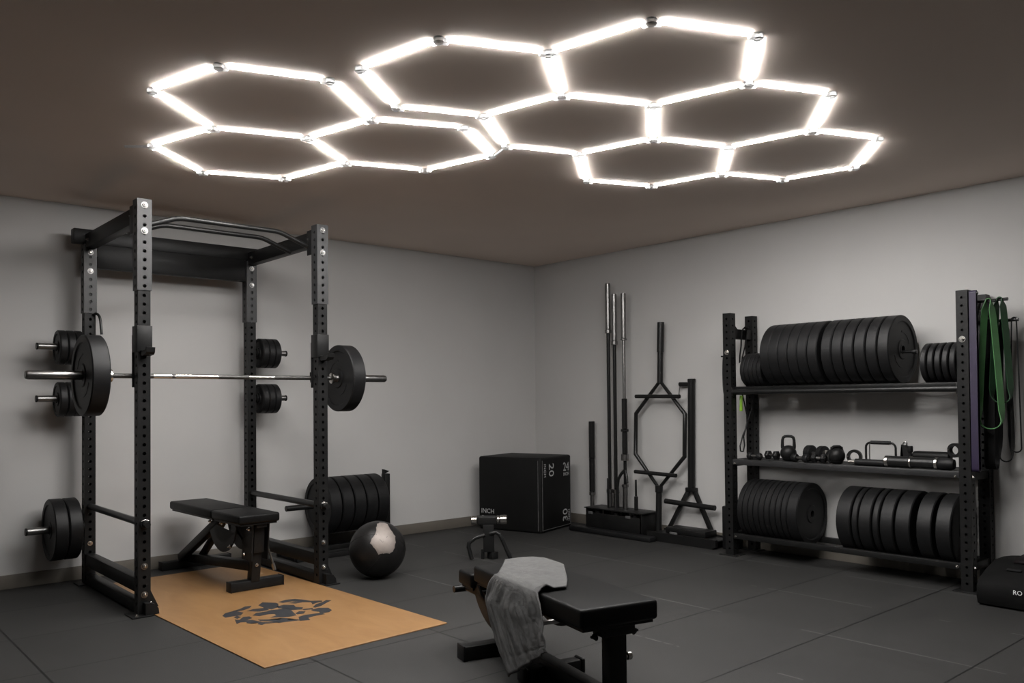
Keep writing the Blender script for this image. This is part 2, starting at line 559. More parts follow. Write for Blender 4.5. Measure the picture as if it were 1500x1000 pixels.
# ------------------------------------------------------------------ lifting platform with emblem
PA = math.radians(2.0)
pe1, pe2 = Vector((math.cos(PA), math.sin(PA), 0)), Vector((-math.sin(PA), math.cos(PA), 0))
po, pw, pll = Vector((1.645, 3.572, 0)), 1.055, 2.36
pc = po + pe1 * pw / 2 + pe2 * pll / 2
pl = thing('lifting_platform', 'orange-brown plywood lifting platform with a dark emblem, set between the rack uprights', 'platform', pc, PA)
obj('board', MB().box(pc + Vector((0, 0, 0.003)), (pw, pll, 0.006), 0.001, 1, Matrix((pe1, pe2, Vector((0, 0, 1)))).transposed()), 'wood', pl)
LOGO = [[(1.874, 4.59), (1.907, 4.632), (1.959, 4.646), (1.978, 4.578), (1.945, 4.535), (1.907, 4.546), (1.869, 4.546)], [(1.961, 4.651), (2.006, 4.665), (2.051, 4.701), (2.08, 4.694), (2.052, 4.66), (2.008, 4.637), (1.961, 4.636)], [(2.126, 4.678), (2.168, 4.725), (2.217, 4.664), (2.217, 4.637), (2.183, 4.562), (2.137, 4.54), (2.123, 4.574), (2.126, 4.635)], [(2.019, 4.596), (2.06, 4.609), (2.116, 4.592), (2.115, 4.536), (2.064, 4.541)], [(2.002, 4.481), (2.037, 4.514), (2.095, 4.504), (2.121, 4.517), (2.155, 4.503), (2.196, 4.505), (2.21, 4.471), (2.195, 4.41), (2.174, 4.318), (2.13, 4.319), (2.095, 4.338), (2.052, 4.369), (2.1, 4.388), (2.106, 4.432), (2.071, 4.452), (2.02, 4.446)], [(2.189, 4.575), (2.233, 4.581), (2.27, 4.54), (2.257, 4.492), (2.283, 4.454), (2.26, 4.419), (2.217, 4.444), (2.207, 4.495), (2.181, 4.537)], [(2.248, 4.67), (2.301, 4.687), (2.347, 4.672), (2.369, 4.631), (2.392, 4.561), (2.416, 4.544), (2.443, 4.524), (2.434, 4.504), (2.4, 4.504), (2.368, 4.485), (2.389, 4.536), (2.343, 4.58), (2.313, 4.636), (2.257, 4.64)], [(2.279, 4.605), (2.311, 4.6), (2.337, 4.569), (2.303, 4.574)], [(2.338, 4.415), (2.382, 4.461), (2.445, 4.489), (2.476, 4.515), (2.487, 4.491), (2.442, 4.464), (2.379, 4.416), (2.341, 4.404)], [(2.298, 4.363), (2.346, 4.374), (2.386, 4.341), (2.375, 4.284), (2.344, 4.256), (2.3, 4.26), (2.314, 4.296), (2.297, 4.332)], [(2.198, 4.356), (2.231, 4.381), (2.249, 4.358), (2.223, 4.327), (2.196, 4.333)], [(2.174, 4.27), (2.214, 4.28), (2.261, 4.273), (2.301, 4.264), (2.304, 4.231), (2.242, 4.237), (2.196, 4.225), (2.183, 4.174), (2.141, 4.195)], [(1.981, 4.37), (2.017, 4.336), (2.062, 4.289), (2.095, 4.309), (2.105, 4.288), (2.095, 4.258), (2.137, 4.227), (2.142, 4.206), (2.089, 4.226), (2.037, 4.237), (2.012, 4.305), (1.982, 4.341)], [(1.886, 4.459), (1.895, 4.44), (1.921, 4.403), (1.947, 4.39), (1.966, 4.326), (1.967, 4.309), (2.039, 4.241), (1.971, 4.276), (1.95, 4.262), (1.945, 4.285), (1.958, 4.309), (1.934, 4.34), (1.917, 4.321), (1.909, 4.346), (1.917, 4.373), (1.884, 4.393), (1.86, 4.374)], [(1.906, 4.511), (1.926, 4.529), (1.928, 4.496), (1.905, 4.476)], [(1.913, 4.445), (1.945, 4.48), (1.969, 4.471), (1.964, 4.433), (1.934, 4.414), (1.914, 4.421)], [(2.267, 4.412), (2.318, 4.4), (2.31, 4.381), (2.267, 4.392)]]
mb = MB()
def grow(poly, d):
    """outline moved outwards by d"""
    A = sum(poly[i][0] * poly[(i + 1) % len(poly)][1] - poly[(i + 1) % len(poly)][0] * poly[i][1] for i in range(len(poly)))
    sg = 1 if A > 0 else -1
    out = []
    for i, p in enumerate(poly):
        a, b, c = Vector(poly[i - 1]), Vector(p), Vector(poly[(i + 1) % len(poly)])
        e, f = (b - a).normalized(), (c - b).normalized()
        n = (Vector((e.y, -e.x)) + Vector((f.y, -f.x))) * sg
        n = n.normalized() if n.length > 0.3 else (e - f).normalized()
        out.append(tuple(b + n * d))
    return out
for poly in LOGO:
    mb.prism([(x, y, 0.0058) for x, y in grow(poly, 0.0065)], (0, 0, 0.0007))
obj('painted_emblem', mb, 'logo', pl)['label'] = 'dark grey painted emblem'

# ------------------------------------------------------------------ power rack
def bolt(p, d, r, parent):
    """dark zinc washer and nut with a bright bolt end"""
    d, p = Vector(d).normalized(), Vector(p)
    o = obj('bolt', MB().lathe([(0, 0), (r, 0), (r, 0.0025), (r * 0.72, 0.0026), (r * 0.72, 0.009), (r * 0.6, 0.012), (0, 0.0121)], p, d, 18), 'steel', parent)
    obj('bolt_end', MB().lathe([(0, 0), (r * 0.36, 0), (r * 0.36, 0.006), (r * 0.26, 0.008), (0, 0.0082)], p + d * 0.0115, d, 12), 'chrome', o)
RXL, RXR, RYF, RYB, PW = 1.559, 2.687, 4.970, 6.069, 0.068
rack = thing('power_rack', 'black four-post steel power rack standing over the wooden platform', 'power rack', ((RXL + RXR) / 2, (RYF + RYB) / 2, 0))
HP = PW / 2
for x in (RXL, RXR):
    holed_obj('upright', holed_post(x, RYF, 0.008, 2.362, PW, 0.050, 0.03), 'black', rack)
    holed_obj('upright', holed_post(x, RYB, 0.008, 2.262, PW, 0.050, 0.03), 'black', rack)
    # slightly wider sleeves round the tops
    holed_obj('upper_sleeve', holed_post(x, RYF, 1.842, 2.366, PW + 0.012, 0.050, 0.0, 0.0115), 'sleeve', rack)
    holed_obj('upper_sleeve', holed_post(x, RYB, 1.805, 2.266, PW + 0.012, 0.050, 0.0, 0.0115), 'sleeve', rack)
    # side beams, top, low and on the floor
    y0, y1 = RYF + HP + 0.006, RYB - HP - 0.006
    obj('top_side_beam', MB().beam((x, y0, 2.284), (x, y1 - 0.001, 2.284), 0.064, 0.094, 0.004), 'black', rack)
    obj('low_side_beam', MB().beam((x, y0 - 0.005, 0.163), (x, y1 + 0.005, 0.163), 0.060, 0.080, 0.004), 'black', rack)
    obj('floor_beam', MB().beam((x, y0 - 0.005, 0.038), (x, y1 + 0.005, 0.038), 0.060, 0.060, 0.004), 'black', rack)
    sx = -1 if x == RXL else 1
    mbp = MB().box((x + (0.030 if sx > 0 else -0.025), RYF - 0.02, 0.004), (0.115, 0.15, 0.008), 0.002)
    ft = obj('foot_plate', mbp, 'black', rack)
    obj('foot_plate', MB().box((x + sx * 0.02, RYB + 0.0, 0.004), (0.115, 0.13, 0.008), 0.002), 'black', rack)
    # rounded toe bracket in front of each front upright
    yb = RYF - HP - 0.001
    prof = [(0.000, 0.008), (0.074, 0.008), (0.070, 0.040), (0.052, 0.064), (0.026, 0.074), (0.000, 0.074)]
    obj('toe_bracket', MB().prism([(x + HP + 0.012 - 0.055 + q, yb - 0.050, z) for q, z in prof], (0, 0.048, 0)), 'black', rack)
    # gusset at the foot
    obj('gusset', MB().prism([(x + HP + 0.001, RYF + 0.0, 0.03), (x + HP + 0.055, RYF + 0.0, 0.03), (x + HP + 0.001, RYF + 0.0, 0.15)], (0, 0.008, 0)), 'black', rack)
    for z in (0.115, 0.275, 2.182, 2.330):
        bolt((x, RYF - HP - (0.006 if z > 1.8 else 0), z), (0, -1, 0), 0.019, rack)
    for z in (2.086, 2.212):
        bolt((x, RYB - HP - 0.006, z), (0, -1, 0), 0.019, rack)
    obj('bolt', bolt_mb((x, RYB - HP, 0.27), (0, -1, 0), 0.016), 'chrome', rack)
    for y in (5.06, 5.96):
        obj('bolt', bolt_mb((x - 0.032 * 1, y, 2.284), (-1, 0, 0), 0.012, 0.009), 'steel', rack)
    obj('bolt', bolt_mb((x + HP, RYF, 0.06), (1, 0, 0), 0.014, 0.010), 'chrome', rack)
    obj('bolt', bolt_mb((x + sx * 0.055, RYF - 0.075, 0.007), (0, 0, 1), 0.011, 0.008), 'chrome', rack)
# fixing plates between side beam and front upright
for x in (RXL, RXR):
    obj('joint_plate', MB().box((x - 0.036, RYF + 0.055, 2.258), (0.006, 0.10, 0.165), 0.002), 'black', rack)
    obj('joint_plate', MB().box((x + 0.036, RYF + 0.055, 2.258), (0.006, 0.10, 0.165), 0.002), 'black', rack)
# cross members
obj('rear_crossmember', MB().box(((RXL + RXR) / 2, RYB - 0.008, 2.150), (RXR - RXL - PW - 0.014, 0.050, 0.082), 0.004), 'black', rack)
obj('rear_name_plate', MB().box(((RXL + RXR) / 2, RYB - 0.036, 2.190), (RXR - RXL - PW - 0.02, 0.006, 0.160), 0.002), 'black', rack)
obj('top_crossmember', MB().box((2.125, RYB + 0.012, 2.320), (1.33, 0.076, 0.096), 0.004), 'black', rack)
for y, rz in ((5.07, 0.0), (5.33, 0.0)):
    P = []
    def bend(a, b, c, n=6):
        a, b, c = Vector(a), Vector(b), Vector(c)
        return [a * (1 - t) ** 2 + b * 2 * t * (1 - t) + c * t * t for t in [i / n for i in range(n + 1)]]
    xa, xb = RXL + 0.030, RXR - 0.030
    P = [Vector((xa, y, 2.235))]
    P += bend((xa + 0.155, y, 2.292), (xa + 0.20, y, 2.312), (xa + 0.25, y, 2.312))
    P += bend((xb - 0.25, y, 2.312), (xb - 0.20, y, 2.312), (xb - 0.155, y, 2.292))
    P += [Vector((xb, y, 2.235))]
    obj('pull_up_bar', MB().tube(P, 0.0155, 14), 'satin', rack)
# hook behind the left rear upright
obj('storage_hook', MB().tube([(RXL + 0.02, RYB - 0.045, 1.795)] + bend((RXL + 0.025, RYB - 0.06, 1.80), (RXL + 0.045, RYB - 0.08, 1.80), (RXL + 0.05, RYB - 0.085, 1.75)) + [(RXL + 0.056, RYB - 0.09, 1.66)], 0.009, 10), 'satin', rack)
# weight pegs on the rear uprights
PEGS = [(-1, 1.573, 1.250), (-1, 1.233, 1.247), (-1, 0.384, 1.190), (1, 1.575, 2.965), (1, 1.228, 2.963)]
PY = 6.045
for s, z, tip in PEGS:
    x0 = (RXL - HP - 0.001) if s < 0 else (RXR + HP + 0.001)
    pg = obj('weight_peg', MB().cyl((x0, PY, z), (tip, PY, z), 0.021 if z > 1 else 0.0235, 20), 'steel', rack)
    obj('peg_collar', MB().cyl((x0 + s * 0.0005, PY, z), (x0 + s * 0.012, PY, z), 0.035, 20), 'black', pg)
    obj('end_cap', MB().cyl((tip + s * 0.0, PY, z), (tip + s * 0.010, PY, z), 0.0225 if z > 1 else 0.025, 20), 'black', pg)

# ------------------------------------------------------------------ plates
def bumper_plate(name, R, th, style='bumper', root_loc=(0, 0, 0), n=64, hole=0.0255, ribs=()):
    """A weight plate lying about the local X axis, centred on root_loc."""
    t = thing(name, 'plate', 'weight plate', root_loc)
    h = th / 2
    c = min(0.006, th * 0.15)
    if style == 'bumper':
        k = min(0.008, th * 0.2)
        prof = [(R * 0.80, -h + k), (R * 0.83, -h), (R - c, -h), (R, -h + c), (R, h - c), (R - c, h), (R * 0.83, h), (R * 0.80, h - k),
                (R * 0.30, h - k), (R * 0.27, h - k * 0.3), (0.034, h - k * 0.3), (0.034, -h + k * 0.3), (R * 0.27, -h + k * 0.3), (R * 0.30, -h + k), (R * 0.80, -h + k)]
    else:
        k = min(0.006, th * 0.22)
        prof = [(R * 0.76, -h + k), (R * 0.80, -h), (R - c, -h), (R, -h + c), (R, h - c), (R - c, h), (R * 0.80, h), (R * 0.76, h - k),
                (R * 0.42, h - k), (R * 0.38, h), (0.034, h), (0.034, -h), (R * 0.38, -h), (R * 0.42, -h + k), (R * 0.76, -h + k)]
    o = Vector(root_loc)
    obj('plate_body', MB().lathe(prof, o, (1, 0, 0), n), 'rubber', t, angle=28)
    obj('hub_ring', MB().lathe([(hole, -h * 0.99), (0.034, -h * 0.99), (0.034, h * 0.99), (hole, h * 0.99), (hole, -h * 0.99)], o, (1, 0, 0), 28), 'black', t)
    # raised arc bars on a face that can be seen, as on moulded plates
    for sgn in ribs:
        for a0 in (0.35, 0.35 + PI):
            rr = R * 0.52
            pts = [o + Vector((sgn * (h - k - 0.0005), rr * math.cos(a0 + i * 0.16), rr * math.sin(a0 + i * 0.16))) for i in range(9)]
            obj('moulded_rib', MB().ribbon(pts, [Vector((0, math.cos(a0 + i * 0.16), math.sin(a0 + i * 0.16))) for i in range(9)], R * 0.05, 0.005), 'rubber', t)
    return t

_protos = {}
def put_plate(R, th, style, loc, rz, label, group, name='bumper_plate', rx=0.0, ribs=()):
    key = (round(R, 4), round(th, 4), style, ribs)
    if key not in _protos:
        _protos[key] = bumper_plate(name, R, th, style, ribs=ribs)
        o = _protos[key]
    else:
        o = copy_tree(_protos[key])
    o.location = loc
    o.rotation_euler = (rx, 0, rz)
    tag(o, label, 'weight plate', group)
    return o

def seat(z, R, bore=0.0255, r=0.021):
    """centre height of a plate hanging by its bore on a peg at height z"""
    return z - (bore - r) + 0.0006

grp = {(-1, 1.573): ('upper left storage peg of the rack', 'small plates on the upper left rack peg'),
       (-1, 1.233): ('lower left rack peg, behind the barbell', 'small plates on the lower left rack peg'),
       (1, 1.575): ('upper right storage peg of the rack', 'small plates on the upper right rack peg'),
       (1, 1.228): ('lower right storage peg of the rack', 'small plates on the lower right rack peg')}
for s, z, tip in PEGS:
    if z < 1:
        continue
    words = ('outermost', 'middle', 'innermost')
    for i in range(3):
        xx = (1.382 if s < 0 else 2.861) - s * i * 0.0495
        put_plate(0.113, 0.047, 'iron', (xx, PY, seat(z, 0.1)), 0,
                  '%s of three small plates on the %s' % (words[i], grp[(s, z)][0]), grp[(s, z)][1], 'weight_plate')
for i, xx in enumerate((1.352, 1.435)):
    put_plate(0.199, 0.078, 'bumper', (xx, PY, seat(0.384, .2, r=0.0235)), 0,
              '%s of two wide black plates on the bottom left rack peg near the floor' % ('outer', 'inner')[i], 'plates on the bottom left rack peg')

# ------------------------------------------------------------------ barbell on the rack
BY, BZ = 5.036, 1.356
bar = thing('barbell', 'long chrome barbell racked across the front of the power rack', 'barbell', (2.1075, BY, BZ))
obj('shaft', MB().tube([(1.38, BY, BZ), (2.835, BY, BZ)], 0.0140, 20), 'knurl', bar)
for a, b in ((1.64, 1.745), (1.765, 2.026), (2.222, 2.394)):
    obj('smooth_band', MB().tube([(a, BY, BZ), (b, BY, BZ)], 0.0143, 20), 'chrome', bar)['label'] = 'bright smooth steel between the knurling'
for s in (-1, 1):
    x0, x1 = 2.1075 + s * 0.720, 2.1075 + s * 1.1275
    sl = obj('sleeve', MB().lathe([(0, 0), (0.0235, 0.001), (0.0248, 0.004), (0.0248, 0.395), (0.0235, 0.4), (0.02, 0.4075), (0, 0.4075)], (x0, BY, BZ), (s, 0, 0), 28), 'steel', bar)
    obj('collar', MB().lathe([(0, 0), (0.028, 0.001), (0.0365, 0.006), (0.0365, 0.022), (0.028, 0.027), (0.028, 0.031), (0, 0.032)], (x0 - s * 0.030, BY, BZ), (s, 0, 0), 28), 'chrome', sl)
put_plate(0.226, 0.094, 'bumper', (1.302, BY, BZ), 0.0, 'wide black bumper plate on the left end of the racked barbell', 'bumper plates on the racked barbell', ribs=(-1,))
put_plate(0.226, 0.094, 'bumper', (2.894, BY, BZ), 0.0, 'wide black bumper plate on the right end of the racked barbell', 'bumper plates on the racked barbell', ribs=(-1,))

def j_cup(x, label):
    t = thing('j_cup', label, 'bar rest', (x, RYF, 1.55), 0, 'bar rests on the rack uprights')
    g, w = HP + 0.002, 0.006
    sl = MB()
    sl.box((x, RYF - g - w / 2, 1.565), (2 * g + 2 * w, w, 0.150), 0.002)
    for s in (-1, 1):
        sl.box((x + s * (g + w / 2), RYF + 0.006, 1.565), (w, 2 * g + 0.010, 0.150), 0.002)
    sl.box((x, RYF + g + w / 2 + 0.011, 1.44), (2 * g + 2 * w, w, 0.30), 0.002)
    obj('sleeve', sl, 'black', t)
    prof = [(0, 1.472), (-0.020, 1.466), (-0.085, 1.472), (-0.100, 1.486), (-0.105, 1.512), (-0.092, 1.514), (-0.084, 1.500), (-0.03, 1.496), (0, 1.500)]
    obj('front_hook', MB().prism([(x - 0.024, RYF - g - w + y + 0.001, z) for y, z in prof], (0.048, 0, 0)), 'black', t)
    yb = RYF + g + w + 0.011
    prof = [(0, 1.330), (0.046, 1.326), (0.052, 1.35), (0.052, 1.395), (0.044, 1.395), (0.040, 1.352), (0.03, 1.3425), (0, 1.3425)]
    obj('bar_cradle', MB().prism([(x - 0.022, yb - 0.001 + y, z) for y, z in prof], (0.044, 0, 0)), 'black', t)
    return t
j_cup(RXL, 'black bar rest sleeved on the left front rack upright')
j_cup(RXR, 'black bar rest sleeved on the right front rack upright')

def safety_bar(x, label):
    z = 0.515
    t = thing('safety_bar', label, 'safety bar', (x, RYF, z), 0, 'safety bars of the rack')
    obj('pipe', MB().tube([(x, RYF + HP + 0.001, z), (x, RYB - HP - 0.001, z)], 0.021, 18), 'satin', t)
    kn = MB().tube([(x, RYF - HP - 0.058, z), (x, RYF - HP - 0.001, z)], 0.017, 16)
    kn.cyl((x, RYF - HP - 0.010, z), (x, RYF - HP - 0.0005, z), 0.026, 18)
    obj('pin_head', kn, 'satin', t)
    obj('spring_clip', MB().tube([(x - 0.02, RYF - HP - 0.014, z + 0.018), (x, RYF - HP - 0.016, z + 0.024), (x + 0.02, RYF - HP - 0.014, z + 0.018)], 0.003, 8), 'chrome', t)
    return t
safety_bar(RXL, 'grey pipe safety bar low along the left side of the rack')
safety_bar(RXR, 'grey pipe safety bar low along the right side of the rack')

# ------------------------------------------------------------------ plate stand behind the rack with five big plates
SY, SZ = 6.005, 0.372
st = thing('plate_stand', 'black floor stand with a long peg, behind the right side of the rack', 'plate stand', (3.30, SY, 0))
obj('peg', MB().cyl((2.945, SY, SZ), (3.830, SY, SZ), 0.0225, 20), 'satin', st)
obj('post', MB().box((3.855, SY, 0.310), (0.05, 0.06, 0.55), 0.004).prism([(3.83, SY - 0.02, 0.584), (3.83, SY - 0.02, 0.622), (3.88, SY - 0.02, 0.605)], (0, 0.04, 0)), 'black', st)
obj('base_rail', MB().box((3.39, SY + 0.05, 0.020), (0.98, 0.05, 0.040), 0.004), 'black', st)
obj('base_rail', MB().box((3.265, SY - 0.25, 0.020), (0.73, 0.05, 0.040), 0.004), 'black', st)
for xx in (2.93, 3.60):
    obj('base_tie', MB().box((xx, SY - 0.10, 0.021), (0.05, 0.245, 0.040), 0.004), 'black', st)
for i in range(5):
    put_plate(0.224, 0.098, 'bumper', (3.265 + i * 0.110, SY, seat(SZ, .2, r=0.0225)), 0.0,
              '%s big black bumper plate from the left on the floor stand behind the ball' % ORD[i], 'big plates on the floor stand', rx=0.4 * i)

# ------------------------------------------------------------------ storage shelving on the right wall
SXF, SXB, SYL, SYR = 5.478, 5.780, 3.690, 2.000
HS = 1.846
sh = thing('storage_shelving', 'black steel storage shelving with three levels against the right wall', 'storage rack', ((SXF + SXB) / 2, (SYL + SYR) / 2, 0))
for y in (SYL, SYR):
    for x in (SXF, SXB):
        holed_obj('upright', holed_post(x, y, 0.006, HS if x == SXF else HS - 0.005, PW, 0.050, 0.02, 0.0085), 'black', sh)
        obj('foot_plate', MB().box((x, y, 0.003), (0.13, 0.15, 0.006), 0.002), 'black', sh)
    for z, hh in ((1.690, 0.075), (1.245, 0.05), (0.700, 0.05), (0.148, 0.05)):
        obj('end_beam', MB().box(((SXF + SXB) / 2, y, z), (SXB - SXF - PW - 0.002, 0.055, hh), 0.004), 'black', sh)
    d = -1 if y == SYR else 1
    obj('bolt', bolt_mb((SXF - HP, y, 1.545), (-1, 0, 0), 0.020), 'chrome', sh)
    for z in (0.70, 0.148):
        obj('bolt', bolt_mb((SXF - HP, y - d * 0.055, z), (-1, 0, 0), 0.009, 0.008), 'chrome', sh)
        obj('bolt', bolt_mb((SXF - 0.01, y + d * HP, z), (0, d, 0), 0.010, 0.008), 'chrome', sh)
# side gussets at the top left
for y in (SYL,):
    obj('gusset', MB().prism([(SXF + HP, y, 1.725), (SXF + HP + 0.09, y, 1.725), (SXF + HP, y, 1.79)], (0, 0.006, 0)), 'black', sh)
# top level: round front rail, round rear rail and two flat bearers under the plates
ya, yb = SYR + HP + 0.001, SYL - HP - 0.001
fr = obj('front_rail', MB().tube([(SXF - 0.016, ya, 1.243), (SXF - 0.016, yb, 1.243)], 0.0195, 16), 'satin', sh)
for y in (ya + 0.004, yb - 0.004):
    obj('rail_flange', MB().box((SXF - 0.014, y, 1.243), (0.036, 0.008, 0.062), 0.002), 'black', fr)
obj('rear_rail', MB().tube([(SXB - 0.01, ya, 1.243), (SXB - 0.01, yb, 1.243)], 0.0195, 16), 'satin', sh)
for x in (5.500, 5.600):
    obj('plate_bearer', MB().box((x, (ya + yb) / 2, 1.268), (0.022, yb - ya, 0.030), 0.003), 'black', sh)
# middle level: tray with a front lip
obj('front_beam', MB().box((SXF - 0.012, (ya + yb) / 2, 0.7115), (0.040, yb - ya, 0.042), 0.003), 'sleeve', sh)
obj('rear_beam', MB().box((SXB - 0.010, (ya + yb) / 2, 0.7115), (0.040, yb - ya, 0.042), 0.003), 'black', sh)
for x in (5.528, 5.580, 5.632, 5.684):
    obj('shelf_bar', MB().box((x, (ya + yb) / 2, 0.7265), (0.026, yb - ya, 0.012), 0.002), 'black', sh)
# bottom level: two angle rails
obj('bottom_rail', MB().box((SXF - 0.012, (ya + yb) / 2, 0.150), (0.040, yb - ya, 0.040), 0.003), 'black', sh)
obj('bottom_rail', MB().box((SXB - 0.010, (ya + yb) / 2, 0.150), (0.040, yb - ya, 0.040), 0.003), 'black', sh)
# hanger pegs on the right end
for x, z, L in ((5.470, 1.822, 0.05), (5.540, 1.775, 0.125), (5.61, 1.785, 0.170), (5.675, 1.66, 0.205)):
    y0 = SYR - HP - 0.0005
    if x > SXF + HP:
        obj('hanger_peg', MB().tube([(x, SYR - 0.029, z if z < 1.70 else 1.70), (x, SYR - 0.05, z), (x, y0 - L, z)], 0.010, 10), 'satin', sh)
    else:
        obj('hanger_peg', MB().tube([(x, y0, z), (x, y0 - L, z)], 0.010, 10), 'satin', sh)

def rack_plate(yc, th, R, xc, zc, label, group, rot=0.0, style='bumper', ribs=()):
    put_plate(R, th, style, (xc, yc, zc), -PI / 2, label, group, 'bumper_plate' if style == 'bumper' else 'weight_plate', ribs=ribs)

# big plates on top: twelve from left to right in two packs of six
edges = [3.336, 3.266, 3.193, 3.118, 3.044, 2.969, 2.893, 2.867, 2.791, 2.714, 2.635, 2.556, 2.478, 2.400]
yy = []
for i in range(13):
    if i == 6:
        continue
    yy.append((edges[i], edges[i + 1]))
for i, (a, b) in enumerate(yy):
    rack_plate((a + b) / 2, 0.0715, 0.2265, 5.552, 1.5072, '%s big black bumper plate from the left in the row on the top shelf' % ORD[i], 'big bumper plates on the top shelf', ribs=(1,) if i == 11 else ())
for i in range(5):
    rack_plate(3.552 - i * 0.036, 0.033, 0.128, 5.552, 1.4047, '%s thin plate from the left, beside the left upright, top shelf' % ORD[i], 'small thin plates at the left of the top shelf', style='iron')
for i in range(5):
    rack_plate(2.232 - i * 0.0438, 0.036, 0.130, 5.552, 1.4068, '%s small plate from the left, next to the right upright, top shelf' % ORD[i], 'small plates at the right of the top shelf', style='iron')
# thin bar through the big plates
tb = thing('spindle_bar', 'thin black bar through the centre of the big plates on the top shelf', 'bar', (5.552, 2.9, 1.5034))
obj('rod', MB().tube([(5.552, 2.33, 1.488), (5.552, 3.36, 1.488)], 0.0095, 12), 'satin', tb)
obj('end_knob', MB().cyl((5.552, 2.315, 1.488), (5.552, 2.345, 1.488), 0.016, 14), 'satin', tb)

zl = 0.3522
for i in range(9):
    rack_plate(3.570 - i * 0.0455, 0.041, 0.2245, 5.618, zl, '%s thin plate from the left in the left pack of the bottom shelf' % ORD[i], 'left pack of plates on the bottom shelf')
rack_plate(3.142, 0.080, 0.2245, 5.618, zl, 'wide black bumper plate closing the right end of the left pack on the bottom shelf', 'left pack of plates on the bottom shelf')
lows = [(2.814, 2.712), (2.703, 2.662), (2.657, 2.572), (2.563, 2.520), (2.512, 2.426), (2.415, 2.318), (2.281, 2.187), (2.165, 2.072)]
wl = ['wide', 'thin', 'wide', 'thin', 'wide', 'wide', 'wide', 'wide']
for i, (a, b) in enumerate(lows):
    rack_plate((a + b) / 2, a - b - 0.003, 0.2245, 5.618, zl, '%s plate from the left, %s, in the right pack of the bottom shelf' % (ORD[i], wl[i]), 'right pack of plates on the bottom shelf')

# ------------------------------------------------------------------ things on the middle shelf
ZT = 0.7328
def kettlebell(loc, R, hw, hh, label, rz=0.0, lie=0.0):
    t = thing('kettlebell', label, 'kettlebell', loc, rz)
    x, y, z = loc
    prof = [(0, 0), (R * 0.55, 0.001), (R * 0.80, R * 0.25)]
    prof += [(R * math.cos(a), R * 0.97 + R * math.sin(a)) for a in [(-0.75 + i * 0.12) for i in range(6)]]
    prof += [(R * math.cos(a), R * 0.97 + R * math.sin(a)) for a in [(0.0 + i * 0.16) for i in range(9)]] + [(0, R * 1.96)]
    obj('ball', MB().lathe(prof, loc, (0, 0, 1), 36), 'black', t)
    ca, sa = math.cos(rz), math.sin(rz)
    def L(a, b, c=0):
        return Vector((x + c * ca - a * sa, y + c * sa + a * ca, z + b))
    P = [L(-hw * 0.95, R * 1.55), L(-hw * 1.0, R * 1.9), L(-hw * 0.98, hh - 0.030), L(-hw * 0.85, hh - 0.010), L(-hw * 0.55, hh - 0.001),
         L(0, hh), L(hw * 0.55, hh - 0.001), L(hw * 0.85, hh - 0.010), L(hw * 0.98, hh - 0.030), L(hw * 1.0, R * 1.9), L(hw * 0.95, R * 1.55)]
    obj('handle', MB().tube(P, [0.013, 0.012, 0.0105, 0.0105, 0.0105, 0.0105, 0.0105, 0.0105, 0.0105, 0.012, 0.013], 12), 'black', t)
    return t
kettlebell((5.56, 3.252, ZT), 0.058, 0.042, 0.180, 'upright black kettlebell at the left of the middle shelf, tallest thing there', 0.35)
kettlebell((5.54, 2.870, ZT), 0.056, 0.040, 0.118, 'round black kettlebell at the middle of the middle shelf with a low handle', 0.9)

def dumbbell(a, b, r1, r2, label, head='round', mhandle='steel'):
    a, b = Vector(a), Vector(b)
    t = thing('dumbbell', label, 'dumbbell', (a + b) / 2)
    d = (b - a)
    L = d.length
    d.normalize()
    n = 28 if head == 'round' else 6
    for s, o in ((1, a), (-1, b)):
        obj('head', MB().lathe([(0, 0), (r1 * 0.8, 0.001), (r1, 0.008), (r1, L * 0.30 - 0.008), (r1 * 0.8, L * 0.30), (0, L * 0.30)], o, d * s, n), 'rubber', t)
        obj('end_disc', MB().lathe([(0, 0), (r1 * 0.5, 0.0), (r1 * 0.5, 0.003), (0, 0.004)], o + d * s * -0.0035, d * s, 20), 'chrome', t)
    obj('handle', MB().tube([a + d * L * 0.295, b - d * L * 0.295], r2, 14), mhandle, t)
    return t
dumbbell((5.50, 3.555, ZT + 0.026), (5.50, 3.44, ZT + 0.026), 0.026, 0.012, 'tiny black dumbbell with a bright end disc, leftmost on the middle shelf')
dumbbell((5.56, 3.432, ZT + 0.036), (5.54, 3.325, ZT + 0.036), 0.036, 0.012, 'short hexagonal black dumbbell just left of the tall kettlebell', 'hex')
dumbbell((5.50, 3.185, ZT + 0.030), (5.47, 3.045, ZT + 0.030), 0.029, 0.013, 'small black dumbbell with chrome ends right of the tall kettlebell')
dumbbell((5.64, 3.145, ZT + 0.058), (5.60, 2.985, ZT + 0.058), 0.058, 0.014, 'fat round black dumbbell behind the small one, right of the tall kettlebell')
dumbbell((5.50, 3.030, ZT + 0.034), (5.50, 2.930, ZT + 0.034), 0.034, 0.013, 'short black dumbbell left of the low-handled kettlebell', 'hex')
# ball-topped stacking of a lifting collar
def ring_clip(loc, R, label, rz, name='barbell_collar'):
    t = thing(name, label, 'collar', loc, rz)
    x, y, z = loc
    d = Vector((math.cos(rz), math.sin(rz), 0))
    e = Vector((-math.sin(rz), math.cos(rz), 0))
    c = Vector(loc) + Vector((0, 0, R))
    obj('ring', MB().lathe([(R * 0.62, -0.016), (R, -0.016), (R, 0.016), (R * 0.62, 0.016), (R * 0.62, -0.016)], c, d, 26), 'black', t)
    obj('lever', MB().beam(c + e * R * 0.80 - d * 0.02, c + e * R * 1.05 + d * 0.022 + Vector((0, 0, 0.01)), 0.012, 0.010), 'chrome', t)
    return t
ring_clip((5.58, 2.762, ZT), 0.050, 'round black barbell collar with a chrome lever right of the low kettlebell', 0.25)
ring_clip((5.60, 2.935, ZT), 0.047, 'round black barbell collar standing between the short dumbbell and low kettlebell', 0.5)
